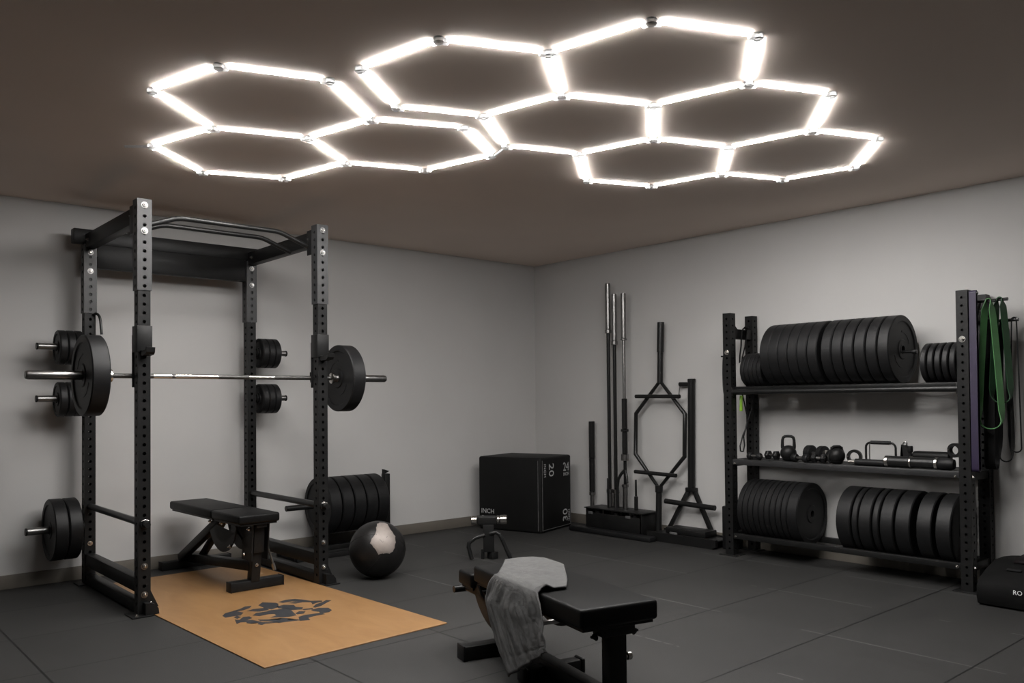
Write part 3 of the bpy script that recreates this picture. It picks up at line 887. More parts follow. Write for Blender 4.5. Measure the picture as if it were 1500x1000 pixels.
ring_clip((5.57, 2.100, ZT + 0.0765), 0.045, 'round black collar on top of the thick handle, rightmost on the middle shelf', -0.2)
# straight rowing bar with chrome tips
t = thing('pulldown_bar', 'short black cable bar with chrome tips lying in front of the D-shaped handle', 'cable bar', (5.50, 2.64, ZT + 0.022))
obj('grip', MB().tube([(5.50, 2.715, ZT + 0.0225), (5.50, 2.500, ZT + 0.0225)], 0.022, 18), 'rubber', t)
for y0, y1 in ((2.715, 2.765), (2.50, 2.492)):
    obj('tip', MB().cyl((5.50, y0, ZT + 0.0225), (5.50, y1, ZT + 0.0225), 0.014, 16), 'chrome', t)
# D handle
t = thing('d_handle', 'rectangular black D-shaped cable handle standing on the middle shelf', 'cable handle', (5.60, 2.585, ZT))
def rr(ya_, yb_, za_, zb_, x, r, n=5):
    P = []
    for (cy, cz, a0) in ((yb_ + r, zb_ - r, PI / 2), (ya_ - r, zb_ - r, 0), (ya_ - r, za_ + r, -PI / 2), (yb_ + r, za_ + r, PI)):
        for i in range(n + 1):
            a = a0 + (PI / 2) * (1 - i / n)
            P.append(Vector((x, cy + r * math.cos(a), cz + r * math.sin(a))))
    return P
obj('frame', MB().tube(rr(2.690, 2.487, ZT + 0.012, ZT + 0.152, 5.60, 0.034), 0.0075, 10, close=True), 'satin', t)
obj('grip', MB().tube([(5.60, 2.655, ZT + 0.152), (5.60, 2.522, ZT + 0.152)], 0.013, 14), 'rubber', t)
obj('pull_rod', MB().tube([(5.60, 2.665, ZT + 0.022), (5.60, 2.665, ZT + 0.146)], 0.004, 8), 'steel', t)
obj('base_bar', MB().tube([(5.60, 2.662, ZT + 0.014), (5.60, 2.515, ZT + 0.014)], 0.0135, 12), 'rubber', t)
# upright clip
t = thing('carabiner_swivel', 'small dark swivel clip standing right of the D-shaped handle', 'clip', (5.60, 2.425, ZT))
obj('clip_body', MB().prism([(5.60, 2.465, ZT), (5.60, 2.385, ZT), (5.60, 2.395, ZT + 0.05), (5.60, 2.405, ZT + 0.10), (5.60, 2.42, ZT + 0.14), (5.60, 2.452, ZT + 0.145), (5.60, 2.445, ZT + 0.12), (5.60, 2.436, ZT + 0.05)], (0.025, 0, 0)), 'black', t)
obj('eye', MB().tube([(5.613, 2.43 + 0.012 * math.cos(a), ZT + 0.150 + 0.012 * math.sin(a)) for a in [i * PI / 5 for i in range(10)]], 0.005, 8, close=True), 'steel', t)
# thick loadable handle with chrome rings
t = thing('thick_handle_bar', 'thick black bar with chrome rings lying along the right front of the middle shelf', 'bar', (5.49, 2.28, ZT + 0.037))
R = 0.036
zc = ZT + R + 0.0025
obj('left_grip', MB().tube([(5.49, 2.480, zc), (5.49, 2.345, zc)], R, 26), 'satin', t)
obj('right_grip', MB().tube([(5.49, 2.335, zc), (5.49, 2.190, zc)], R * 0.96, 26), 'satin', t)
obj('end_head', MB().lathe([(0, 0), (0.030, 0.0), (0.0375, 0.012), (0.0375, 0.075), (0.030, 0.095), (0, 0.098)], (5.49, 2.172, zc), (0, -1, 0), 26), 'rubber', t)
for y0, y1, r in ((2.506, 2.480, R * 1.04), (2.346, 2.334, R * 1.03), (2.192, 2.170, R * 1.04)):
    obj('ring', MB().cyl((5.49, y0, zc), (5.49, y1, zc), r, 26), 'chrome', t)
# foam roller on top behind
t = thing('ankle_roller', 'black padded roller with a round knob lying behind the thick handle', 'roller', (5.60, 2.26, ZT + 0.06))
zr = ZT + 0.074
obj('roller_pad', MB().lathe([(0, 0), (0.020, 0.0), (0.031, 0.012), (0.033, 0.03), (0.033, 0.21), (0.031, 0.228), (0.020, 0.24), (0, 0.24)], (5.60, 2.375, zr), (0, -1, 0), 24), 'vinyl', t)
obj('arm', MB().tube([(5.60, 2.385, ZT + 0.012), (5.60, 2.392, zr), (5.60, 2.392, zr + 0.055)], 0.011, 12).box((5.60, 2.385, ZT + 0.006), (0.06, 0.05, 0.012), 0.003), 'black', t)
obj('knob', MB().lathe([(0, 0), (0.015, 0), (0.018, 0.006), (0.018, 0.036), (0.014, 0.042), (0, 0.042)], (5.60, 2.392, zr + 0.022), (0, 0, 1), 18), 'rubber', t)
obj('rest', MB().box((5.60, 2.17, ZT + 0.020), (0.05, 0.03, 0.040), 0.003), 'black', t)

# ------------------------------------------------------------------ bands and ropes on the shelving
def loop_pts(c, ztop, zbot, halfw, d, rtop, n=10, sway=0.0):
    """closed hanging loop in the vertical plane through c along d"""
    d = Vector(d).normalized()
    P = []
    for i in range(n + 1):
        a = PI - PI * i / n
        P.append(Vector((c[0], c[1], ztop - rtop)) + d * rtop * math.cos(a) + Vector((0, 0, rtop * math.sin(a))))
    m = 14
    for i in range(1, m):
        f = i / m
        w = rtop + (halfw - rtop) * (f ** 0.8)
        P.append(Vector((c[0], c[1], 0)) + d * (w + sway * f) + Vector((0, 0, ztop - rtop - f * (ztop - rtop - zbot - halfw))))
    for i in range(n + 1):
        a = -PI * i / n
        P.append(Vector((c[0], c[1], zbot + halfw)) + d * (halfw * math.cos(a) + sway) + Vector((0, 0, halfw * math.sin(a))))
    for i in range(1, m):
        f = 1 - i / m
        w = rtop + (halfw - rtop) * (f ** 0.8)
        P.append(Vector((c[0], c[1], 0)) + d * (-w + sway * f) + Vector((0, 0, ztop - rtop - f * (ztop - rtop - zbot - halfw))))
    P.append(P[0])
    return P
def band(c, ztop, zbot, halfw, d, rtop, w, th, m, label, sway=0.0, twist=0.0):
    """flat latex loop; twist turns the strands to face outwards between the peg and the bottom bend"""
    P = loop_pts(c, ztop, zbot, halfw, d, rtop, sway=sway)
    d = Vector(d).normalized()
    nrm = Vector((-d.y, d.x, 0))
    zr = [p.z for p in P]
    z0, z1 = min(zr), max(zr)
    wd = []
    for p in P:
        f = (p.z - z0) / (z1 - z0)
        g = min(1, f / 0.16) * min(1, (1 - f) / 0.10)
        g = g * g * (3 - 2 * g)
        a = twist * g
        wd.append(nrm * math.cos(a) + d * math.sin(a))
    o = obj('resistance_band', MB().ribbon(P, wd, w, th), m, loc=(c[0], c[1], ztop))
    tag(o, label, 'resistance band', 'resistance bands on the right end of the shelving')
    return o
PD = (-0.30, 0.954, 0)
band((5.470, 1.9425, 0), 1.838, 0.735, 0.020, (1, 0.05, 0), 0.0125, 0.040, 0.005, 'purple', 'purple resistance band hanging flat beside the right front upright')
band((5.540, 1.882, 0), 1.788, 0.995, 0.062, PD, 0.0135, 0.046, 0.005, 'green', 'green resistance band hanging in a long open loop at the right end', twist=0.8)
band((5.610, 1.842, 0), 1.799, 1.150, 0.050, PD, 0.0135, 0.046, 0.005, 'dkgreen', 'dark green resistance band behind the brighter green loop, nearer the wall', twist=0.8)
band((5.675, 1.924, 0), 1.674, 0.740, 0.060, (0.9, 0.1, 0), 0.0125, 0.060, 0.006, 'rubber', 'wide black resistance band behind the purple one')
band((5.675, 1.845, 0), 1.674, 0.790, 0.034, PD, 0.0125, 0.040, 0.006, 'rubber', 'black resistance band behind the green loops', twist=0.9)
band((5.675, 1.786, 0), 1.674, 0.850, 0.026, PD, 0.0125, 0.024, 0.008, 'rubber', 'narrow black resistance band rightmost of all, close to the wall')

def rope(pts, r, label, handles, group):
    t = thing('jump_rope', label, 'jump rope', pts[0], 0, group)
    obj('cord', MB().tube(pts, r, 8), 'rubber', t)
    for a, b, m in handles:
        obj('handle', MB().lathe([(0, 0), (0.010, 0.001), (0.013, 0.01), (0.011, 0.06), (0.013, 0.11), (0.010, 0.12), (0, 0.121)], a, Vector(b) - Vector(a), 14), m, t)
    return t
yl = SYL + HP
pk = obj('rope_peg', MB().tube([(5.50, yl + 0.0005, 1.515), (5.50, yl + 0.055, 1.520)], 0.007, 8), 'satin', sh)
pk = obj('rope_peg', MB().tube([(5.545, SYL - HP - 0.0005 - 0.0, 1.235), (5.545, SYL - HP - 0.045, 1.24)], 0.006, 8), 'satin', sh)
P = []
for k, (w, zb) in enumerate(((0.032, 1.225), (0.028, 1.245))):
    for i in range(25):
        a = PI / 2 + 2 * PI * i / 24
        zc_, hz = (1.527 + zb) / 2, (1.527 - zb) / 2
        P.append(Vector((5.500 + 0.02 * math.cos(a) + 0.01 * k, yl + 0.030 + w * 0.8 * math.cos(a) + 0.004 * k, zc_ + hz * math.sin(a))))
rope(P, 0.0055, 'coiled black rope hanging on the outer side of the left front upright', [], 'ropes on the left end of the shelving')
P = []
for i in range(31):
    a = PI / 2 + 2 * PI * i / 30
    P.append(Vector((5.510 + 0.045 * math.cos(a), yl + 0.026 + 0.030 * math.cos(a), 0.95 + (0.225 if math.sin(a) > 0 else 0.205) * math.sin(a))))
P = [Vector((5.52, yl + 0.020, 1.516))] + [Vector((5.515, yl + 0.022, 1.30))] + P
rope(P, 0.006, 'black jump rope loop hanging lower on the outer side of the left front upright', [], 'ropes on the left end of the shelving')
P = [Vector((5.545, 3.630, 1.249)), Vector((5.56, 3.628, 1.20)), Vector((5.61, 3.628, 1.06)), Vector((5.61, 3.628, 0.985)), Vector((5.55, 3.628, 0.91)), Vector((5.51, 3.628, 0.83)),
     Vector((5.515, 3.628, 0.79)), Vector((5.55, 3.628, 0.785)), Vector((5.57, 3.628, 0.83)), Vector((5.56, 3.628, 0.90)), Vector((5.60, 3.628, 0.99)), Vector((5.69, 3.632, 1.12)), Vector((5.70, 3.634, 1.18))]
rope(P, 0.0055, 'black jump rope with a lime green handle between the left uprights', [((5.535, 3.628, 1.215), (5.53, 3.628, 1.10), 'lime')], 'ropes on the left end of the shelving')
o = obj('lifting_strap', MB().ribbon([(5.62, 3.635, 1.735), (5.60, 3.640, 1.737), (5.585, 3.652, 1.70), (5.575, 3.648, 1.60), (5.545, 3.642, 1.52), (5.54, 3.640, 1.47)], (0.6, 0.5, 0), 0.055, 0.006)
        .ribbon([(5.64, 3.640, 1.736), (5.655, 3.652, 1.69), (5.63, 3.648, 1.60), (5.585, 3.644, 1.52), (5.565, 3.642, 1.46)], (0.6, 0.5, 0), 0.045, 0.006), 'nylon', loc=(5.6, 3.645, 1.6))
tag(o, 'dark nylon strap slung over the end beam between the left uprights', 'strap')

# ------------------------------------------------------------------ bar holder and bars by the right wall
hb = thing('bar_holder', 'low black floor holder with bars standing in it beside the box', 'bar holder', (5.68, 5.0, 0))
hx0, hx1, hy0, hy1, hz = 5.560, 5.800, 4.640, 5.330, 0.205
obj('top_plate', MB().box(((hx0 + hx1) / 2, (hy0 + hy1) / 2, hz), (hx1 - hx0, hy1 - hy0, 0.010), 0.002), 'black', hb)
obj('base_plate', MB().box(((hx0 + hx1) / 2 - 0.02, (hy0 + hy1) / 2, 0.006), (hx1 - hx0 + 0.06, hy1 - hy0 + 0.02, 0.012), 0.002), 'black', hb)
for y in (hy0 + 0.02, hy1 - 0.02):
    obj('side_panel', MB().box(((hx0 + hx1) / 2, y, 0.106), (hx1 - hx0 - 0.02, 0.010, 0.187), 0.002), 'black', hb)
mbs = MB()
for i in range(3):
    for j in range(2):
        mbs.lathe([(0.029, 0), (0.033, 0), (0.033, 0.17), (0.029, 0.17), (0.029, 0)], (hx0 + 0.06 + 0.11 * j, hy0 + 0.12 + 0.22 * i, 0.0125), (0, 0, 1), 18)
obj('front_panel', MB().box((hx0 + 0.004, (hy0 + hy1) / 2, 0.090), (0.008, hy1 - hy0 - 0.06, 0.155), 0.002), 'black', hb)
obj('sleeve_tube', mbs, 'black', hb)
for y in (5.245, 4.80):
    obj('end_cap', MB().box((hx0 - 0.003, y, 0.165), (0.006, 0.055, 0.024), 0.002), 'pipe', hb)['label'] = 'grey plate on the holder front'

def standing_bar(y, x, segs, label, name='barbell', cat='barbell', z0=0.0):
    """segs: (part name, material, r, z0, z1)"""
    t = thing(name, label, cat, (x, y, z0))
    for nm, m, r, a, b in segs:
        c = min(0.003, (b - a) * 0.3)
        obj(nm, MB().lathe([(0, 0), (r * 0.85, 0), (r, c), (r, b - a - c), (r * 0.85, b - a), (0, b - a)], (x, y, a), (0, 0, 1), 20), m, t)
    return t
hzt = hz + 0.0055
standing_bar(5.160, 5.73, [('lower_sleeve', 'steel', 0.0245, hzt, 0.335), ('lower_collar', 'steel', 0.032, 0.336, 0.372), ('shaft', 'satin', 0.0165, 0.373, 1.800),
             ('collar', 'steel', 0.031, 1.801, 1.836), ('sleeve', 'steel', 0.0245, 1.837, 2.262)], 'tallest barbell by the wall, black shaft under a chrome sleeve')
standing_bar(5.085, 5.73, [('lower_sleeve', 'steel', 0.0245, hzt, 0.335), ('lower_collar', 'steel', 0.032, 0.336, 0.372), ('shaft', 'satin', 0.0165, 0.373, 1.690),
             ('collar', 'steel', 0.031, 1.691, 1.726), ('sleeve', 'steel', 0.0245, 1.727, 2.158)], 'second tallest barbell by the wall, black shaft, close right of the tallest')
t = standing_bar(4.965, 5.72, [('lower_sleeve', 'steel', 0.0245, hzt, 0.400), ('lower_collar', 'steel', 0.031, 0.401, 0.430), ('fork_rod', 'satin', 0.015, 0.431, 0.640), ('chrome_collar', 'steel', 0.036, 0.640, 0.700),
             ('lower_grip', 'satin', 0.025, 0.701, 0.900), ('grip_ring', 'satin', 0.036, 0.901, 0.925), ('grip', 'satin', 0.025, 0.926, 1.200), ('shaft', 'steel', 0.0150, 1.201, 1.725),
             ('stop_ring', 'steel', 0.030, 1.726, 1.742), ('sleeve', 'steel', 0.0235, 1.743, 2.150)], 'chrome barbell with a black grip halfway, right of the two black-shafted barbells', 'safety_squat_bar')
obj('camber', MB().tube([(5.72, 4.965, 0.560), (5.705, 5.000, 0.520), (5.70, 5.03, 0.47), (5.70, 5.042, 0.40), (5.70, 5.042, 0.215)], 0.014, 12), 'satin', t)
obj('camber', MB().tube([(5.72, 4.965, 0.560), (5.705, 4.935, 0.500), (5.70, 4.925, 0.44)], 0.012, 12), 'satin', t)
standing_bar(5.409, 5.76, [('lower_sleeve', 'steel', 0.020, 0.0005, 0.290), ('collar', 'steel', 0.030, 0.291, 0.325), ('grip', 'satin', 0.0275, 0.326, 0.640), ('upper_grip', 'satin', 0.0290, 0.641, 0.988)],
             'short dumbbell bar with a thick black top leaning upright left of the holder', 'loadable_dumbbell_handle', 'bar')
standing_bar(4.842, 5.72, [('lower_rod', 'satin', 0.0175, hzt, 0.330), ('rod', 'satin', 0.0095, 0.331, 0.478)], 'short thin black pin standing at the right of the bar holder', 'steel_pin', 'pin')
standing_bar(5.120, 5.66, [('rod', 'satin', 0.0095, hzt, 0.478)], 'short thin pin in front of the black-shafted barbells', 'steel_pin', 'pin')

# hex trap bar leaning on the wall
tx = 5.715
def TP(y, z, dx=0.0):
    return (tx + dx + (z - 0.2) * 0.035, y, z)
t = thing('trap_bar', 'black hexagonal trap bar standing on end against the wall', 'trap bar', TP(4.59, 0.0))
yc = 4.585
obj('upper_sleeve', MB().tube([TP(yc, 1.330), TP(yc, 1.600), TP(yc, 1.601), TP(yc - 0.002, 1.862)], [0.0255, 0.0255, 0.0305, 0.0305], 20), 'satin', t)
obj('lower_sleeve', MB().tube([TP(yc, 0.001), TP(yc, 0.43)], 0.0265, 20), 'satin', t)
obj('lower_joint', MB().cyl(TP(yc, 0.385), TP(yc, 0.445), 0.034, 18), 'satin', t)
hexp = [(yc, 1.35), (4.852, 1.065), (4.852, 0.705), (yc, 0.42), (4.318, 0.705), (4.318, 1.065)]
obj('hex_frame', MB().tube([TP(*q) for q in hexp], 0.0185, 14, close=True), 'satin', t)
obj('handle', MB().tube([TP(4.825, 1.218, -0.037), TP(4.345, 1.213, -0.037)], 0.0175, 14), 'satin', t)
obj('handle', MB().tube([TP(4.825, 0.553, -0.037), TP(4.375, 0.545, -0.037)], 0.0175, 14), 'satin', t)

# push sled with one tall post
sl = thing('push_sled', 'low black push sled with one tall braced post, between bar holder and shelving', 'sled', (5.66, 4.25, 0))
obj('deck', MB().box((5.675, 4.22, 0.060), (0.25, 0.66, 0.012), 0.003).box((5.675, 4.22, 0.095), (0.16, 0.40, 0.05), 0.006), 'black', sl)
for x in (5.560, 5.790):
    obj('runner', MB().prism([(x - 0.02, 3.885, 0.02), (x - 0.02, 3.93, 0.0), (x - 0.02, 4.52, 0.0), (x - 0.02, 4.575, 0.03), (x - 0.02, 4.575, 0.075), (x - 0.02, 3.885, 0.075)], (0.03, 0, 0)), 'black', sl)
obj('post', MB().tube([(5.795, 4.282, 1.342), (5.795, 4.296, 0.44)], 0.031, 20), 'satin', sl)
obj('top_cap', MB().cyl((5.795, 4.282, 1.335), (5.795, 4.282, 1.362), 0.0335, 20), 'black', sl)
obj('side_grip', MB().tube([(5.795, 4.31, 1.315), (5.795, 4.405, 1.318)], 0.019, 14), 'satin', sl)
obj('grip_latch', MB().tube([(5.795, 4.400, 1.31), (5.795, 4.425, 1.19)], 0.004, 8), 'steel', sl)
obj('post_joint', MB().box((5.795, 4.296, 0.425), (0.05, 0.10, 0.035), 0.006), 'black', sl)
obj('brace', MB().beam((5.795, 4.325, 0.42), (5.760, 4.515, 0.072), 0.032, 0.032), 'black', sl)
obj('brace', MB().beam((5.795, 4.268, 0.42), (5.760, 4.060, 0.072), 0.032, 0.032), 'black', sl)
obj('cross_tube', MB().tube([(5.732, 4.525, 0.315), (5.732, 4.02, 0.300)], 0.022, 14), 'satin', sl)
obj('end_cap', MB().box((5.545, 4.30, 0.084), (0.010, 0.075, 0.018), 0.003), 'pipe', sl)['label'] = 'grey end cap on the sled'
o = obj('rubber_block', MB().box((5.69, 3.828, 0.170), (0.13, 0.108, 0.340), 0.010), 'rubber', loc=(5.69, 3.828, 0))
tag(o, 'upright black rubber block beside the left foot of the shelving', 'block')
o = obj('rubber_mat', MB().box((5.475, 4.93, 0.022), (0.090, 0.95, 0.044), 0.012), 'rubber', loc=(5.475, 4.93, 0))
tag(o, 'long low black rubber strip on the floor in front of the bar holder', 'mat')

# ------------------------------------------------------------------ plyo box in the corner
BA = math.radians(16)
bo = Vector((5.103, 5.417, 0))
e1 = Vector((math.cos(BA), math.sin(BA), 0))      # along the right-hand face
e2 = Vector((-math.sin(BA), math.cos(BA), 0))     # along the left-hand face
BW, BD, BHH = 0.565, 0.680, 0.674
bx = thing('plyo_box', 'large black soft plyo box with pale print standing in the corner', 'box', bo + e1 * BW / 2 + e2 * BD / 2, BA)
mtx = Matrix((e1, e2, Vector((0, 0, 1)))).transposed()
obj('body', MB().box(bo + e1 * BW / 2 + e2 * BD / 2 + Vector((0, 0, BHH / 2)), (BW, BD, BHH), 0.022, 4, mtx), 'foam', bx)
UZ = Vector((0, 0, 1))
def on_right(a, z, o=0.0012):
    return bo + e1 * a + UZ * z - e2 * o
def on_left(a, z, o=0.0012):
    return bo + e2 * a + UZ * z - e1 * o
pp = MB()
pp.tube([on_right(0.024, 0.022), on_right(0.024, BHH - 0.025)], 0.0028, 8)
pp.tube([on_right(BW - 0.024, 0.022), on_right(BW - 0.024, BHH - 0.025)], 0.0028, 8)
pp.tube([on_right(0.024, 0.024), on_right(BW - 0.024, 0.024)], 0.0024, 8)
pp.tube([on_left(0.030, 0.022), on_left(0.030, BHH - 0.025)], 0.0026, 8)
obj('piping', pp, 'pipe', bx)
obj('lettering', text_mesh('24', 0.115, on_right(BW - 0.160, BHH - 0.145), e1, UZ), 'white', bx)
obj('lettering', text_mesh('INCH', 0.045, on_right(BW - 0.157, BHH - 0.190), e1, UZ), 'white', bx)
obj('lettering', text_mesh('20', 0.125, on_right(0.145, BHH - 0.055), -UZ, e1), 'white', bx)
obj('lettering', text_mesh('INCH', 0.050, on_right(0.055, BHH - 0.055), -UZ, e1), 'white', bx)
obj('lettering', text_mesh('30', 0.125, on_right(BW - 0.085, 0.055), UZ, -e1), 'white', bx)
obj('lettering', text_mesh('INCH', 0.045, on_right(BW - 0.038, 0.055), UZ, -e1), 'white', bx)
obj('lettering', text_mesh('INCH', 0.060, on_left(BD - 0.03, 0.150), -e2, UZ), 'white', bx)
obj('lettering', text_mesh('30', 0.090, on_left(BD - 0.03, 0.065), -e2, UZ), 'white', bx)

# ------------------------------------------------------------------ medicine ball
bc, BR = Vector((3.066, 4.884, 0.1905)), 0.190
ball = thing('medicine_ball', 'round black medicine ball with a silver patch in front of the five plates', 'medicine ball', (bc.x, bc.y, 0))
b = bmesh.new()
bmesh.ops.create_icosphere(b, subdivisions=5, radius=BR)
m_ = MB()
for v in b.verts:
    v.co = v.co + bc
m_.bm(b)
obj('cover', m_, 'leather', ball, angle=80)
tc_ = (Vector((0, 0, 1.2)) - bc).normalized()
rx_ = tc_.cross(Vector((0, 0, 1))).normalized() * -1
uy_ = tc_.cross(rx_).normalized() * -1
if uy_.z < 0:
    uy_ = -uy_
def on_ball(dx, dy, rr_):
    q = dx * dx + dy * dy
    if q > 0.985:
        s = math.sqrt(0.985 / q)
        dx, dy, q = dx * s, dy * s, 0.985
    return bc + (rx_ * dx + uy_ * dy + tc_ * math.sqrt(1 - q)) * rr_
out = [(-0.06, 0.78), (-0.03, 0.93), (0.08, 0.985), (0.24, 0.965), (0.37, 0.90), (0.42, 0.76), (0.54, 0.58), (0.645, 0.42), (0.655, 0.20), (0.615, 0.0), (0.54, -0.13), (0.42, -0.20), (0.20, -0.19), (0.02, -0.22), (-0.04, -0.10), (-0.16, 0.06), (-0.28, 0.20), (-0.22, 0.36), (-0.12, 0.48), (-0.06, 0.62)]
cx_, cy_ = 0.22, 0.38
K = 8
V = [on_ball(cx_, cy_, BR + 0.0022)]
F = []
n = len(out)
for k in range(1, K + 1):
    f = k / K
    for (a, c) in out:
        V.append(on_ball(cx_ + (a - cx_) * f, cy_ + (c - cy_) * f, BR + (0.0022 if k < K else -0.001)))
for i in range(n):
    j = (i + 1) % n
    F.append((0, 1 + i, 1 + j))
    for k in range(K - 1):
        F.append((1 + k * n + i, 1 + (k + 1) * n + i, 1 + (k + 1) * n + j, 1 + k * n + j))
pt = obj('patch', MB().add(V, F), 'silver', ball, angle=80)
pt['label'] = 'shiny silver leather patch'
obj('printed_lines', MB().tube([on_ball(*q, BR + 0.0022) for q in ((-0.05, 0.52), (0.10, 0.30), (0.18, 0.22), (0.32, 0.40), (0.48, 0.54))], 0.0010, 6), 'leather', pt)
# panel seams round the ball
for ax_ in (Vector((0.4, 0.5, 0.75)), Vector((-0.7, 0.3, 0.6))):
    s_, u_, d_ = basis(ax_)
    obj('seam', MB().tube([bc + (s_ * math.cos(a) + u_ * math.sin(a)) * (BR + 0.0002) for a in [i * 2 * PI / 48 for i in range(48)]], 0.0014, 6, close=True), 'leather', ball)

# ------------------------------------------------------------------ benches
class Frame2D:
    def __init__(self, c, ax):
        self.c = Vector((*c, 0))
        self.a = Vector((*ax, 0)).normalized()
        self.p = Vector((self.a.y, -self.a.x, 0))
    def __call__(self, t, s, z):
        return self.c + self.a * t + self.p * s + Vector((0, 0, z))
    @property
    def m(self):
        return Matrix((self.p, self.a, Vector((0, 0, 1)))).transposed()

def pad(W, t0, t1, hw, top, th, name, root, label=None):
    c = W((t0 + t1) / 2, 0, top - th / 2)
    o = obj(name, MB().box(c, (2 * hw, t1 - t0, th), 0.014, 4, W.m), 'vinyl', root, angle=50)
    obj('pad_board', MB().box(W((t0 + t1) / 2, 0, top - th - 0.006), (2 * hw - 0.03, t1 - t0 - 0.03, 0.012), 0.001, 1, W.m), 'black', o)
    return o
def crescent(W, s, ct, cz, r0, r1, a0, a1, th, n=14):
    P = [W(ct + r1 * math.cos(a0 + (a1 - a0) * i / n), s, cz + r1 * math.sin(a0 + (a1 - a0) * i / n)) for i in range(n + 1)]
    P += [W(ct + r0 * math.cos(a1 - (a1 - a0) * i / n), s, cz + r0 * math.sin(a1 - (a1 - a0) * i / n)) for i in range(n + 1)]
    return MB().prism(P, W.p * th)

# bench inside the rack
W = Frame2D((2.2515, 4.945), (-0.0266, 0.9996))
bn = thing('adjustable_bench', 'black adjustable bench with its pad flat, standing inside the power rack', 'bench', W(0.55, 0, 0), math.atan2(0.0266, 0.9996))
Z0 = 0.006
pad(W, 0.0, 0.405, 0.138, 0.502, 0.056, 'seat_pad', bn)
pad(W, 0.412, 1.120, 0.138, 0.502, 0.056, 'back_pad', bn)
obj('front_foot', MB().box(W(0.175, 0.055, Z0 + 0.032), (0.345, 0.072, 0.060), 0.006, 2, W.m), 'black', bn)
for s in (-1, 1):
    obj('end_cap', MB().box(W(0.175, 0.055 + s * 0.176, Z0 + 0.032), (0.008, 0.076, 0.064), 0.003, 2, W.m), 'rubber', bn)
obj('rear_foot', MB().box(W(1.215, 0.09, 0.030), (0.50, 0.070, 0.058), 0.006, 2, W.m), 'black', bn)
for s in (-1, 1):
    obj('end_cap', MB().box(W(1.215, 0.09 + s * 0.253, 0.031), (0.008, 0.074, 0.062), 0.003, 2, W.m), 'rubber', bn)
obj('front_leg', MB().beam(W(0.165, 0.035, Z0 + 0.055), W(0.130, 0.035, 0.27), 0.060, 0.060, 0.004, W.p).beam(W(0.135, 0.035, 0.25), W(0.120, 0.035, 0.435), 0.098, 0.070, 0.004, W.p), 'black', bn)
obj('leg_plate', MB().prism([W(0.075, 0.086, 0.20), W(0.215, 0.086, 0.20), W(0.185, 0.086, 0.43), W(0.055, 0.086, 0.43)], W.p * 0.008), 'black', bn)
obj('leg_plate', MB().prism([W(0.075, -0.020, 0.20), W(0.215, -0.020, 0.20), W(0.185, -0.020, 0.43), W(0.055, -0.020, 0.43)], W.p * 0.008), 'black', bn)
obj('spine', MB().beam(W(0.16, 0.03, 0.155), W(1.20, 0.03, 0.075), 0.060, 0.060, 0.004), 'black', bn)
obj('rear_strut', MB().beam(W(0.50, -0.03, 0.425), W(1.18, -0.03, 0.080), 0.050, 0.055, 0.004), 'black', bn)
obj('rear_strut', MB().beam(W(0.62, 0.06, 0.425), W(0.98, 0.04, 0.110), 0.040, 0.040, 0.004), 'black', bn)
for s in (-0.055, 0.075):
    obj('ladder_arc', crescent(W, s, 0.43, 0.435, 0.150, 0.215, math.radians(188), math.radians(345), 0.008), 'black', bn)
obj('seat_rail', MB().box(W(0.20, 0.03, 0.425), (0.070, 0.34, 0.028), 0.003, 2, W.m), 'black', bn)
obj('back_rail', MB().box(W(0.76, 0.0, 0.422), (0.080, 0.62, 0.030), 0.003, 2, W.m), 'black', bn)
for t_, s, z in ((0.10, -0.022, 0.40), (0.42, -0.06, 0.41), (0.17, -0.022, 0.235), (0.60, -0.06, 0.405), (0.30, -0.058, 0.27)):
    obj('bolt', bolt_mb(W(t_, s, z), -W.p, 0.013, 0.010), 'chrome', bn)
obj('bolt', bolt_mb(W(0.13, 0.035, 0.165), -W.a, 0.019, 0.016), 'chrome', bn)
obj('pull_lever', MB().tube([W(0.115, 0.098, 0.33), W(0.110, 0.115, 0.25), W(0.085, 0.135, 0.155)], 0.007, 8).tube([W(0.087, 0.133, 0.165), W(0.080, 0.139, 0.125)], 0.014, 12), 'chrome', bn)

# bench in the foreground
W2 = Frame2D((2.366, 2.083), (0.2461, 0.9692))
b2 = thing('adjustable_bench', 'black bench in the foreground with a grey towel over it', 'bench', W2(0.5, 0, 0), -math.atan2(0.2461, 0.9692))
TOP, TH2, HW2 = 0.430, 0.076, 0.174
pad(W2, 0.0, 0.952, HW2, TOP, TH2, 'back_pad', b2)
pad(W2, 0.975, 1.130, HW2, 0.384, 0.070, 'seat_pad', b2)
obj('seat_rail', MB().box(W2(1.03, 0, 0.292), (0.30, 0.14, 0.020), 0.003, 2, W2.m), 'black', b2)
obj('roller_tube', MB().tube([W2(1.155, -0.185, 0.280), W2(1.155, 0.185, 0.280)], 0.017, 16), 'satin', b2)
obj('roller_arm', MB().beam(W2(1.02, 0.0, 0.275), W2(1.155, 0.0, 0.280), 0.04, 0.03), 'black', b2)
obj('pad_rail', MB().box(W2(0.50, 0.0, 0.328), (0.090, 0.80, 0.028), 0.004, 2, W2.m), 'black', b2)
obj('pad_bracket', MB().box(W2(0.085, 0.025, 0.318), (0.150, 0.075, 0.040), 0.006, 2, W2.m), 'black', b2)
for s in (-0.060, 0.110):
    obj('bolt', bolt_mb(W2(0.080, s + 0.0, 0.300), W2.p if s > 0 else -W2.p, 0.016, 0.014), 'black', b2)
obj('front_leg', MB().box(W2(0.085, 0.025, 0.183), (0.078, 0.060, 0.250), 0.005, 2, W2.m), 'black', b2)
obj('front_foot', MB().box(W2(0.085, 0.025, 0.030), (0.42, 0.066, 0.060), 0.006, 2, W2.m), 'black', b2)
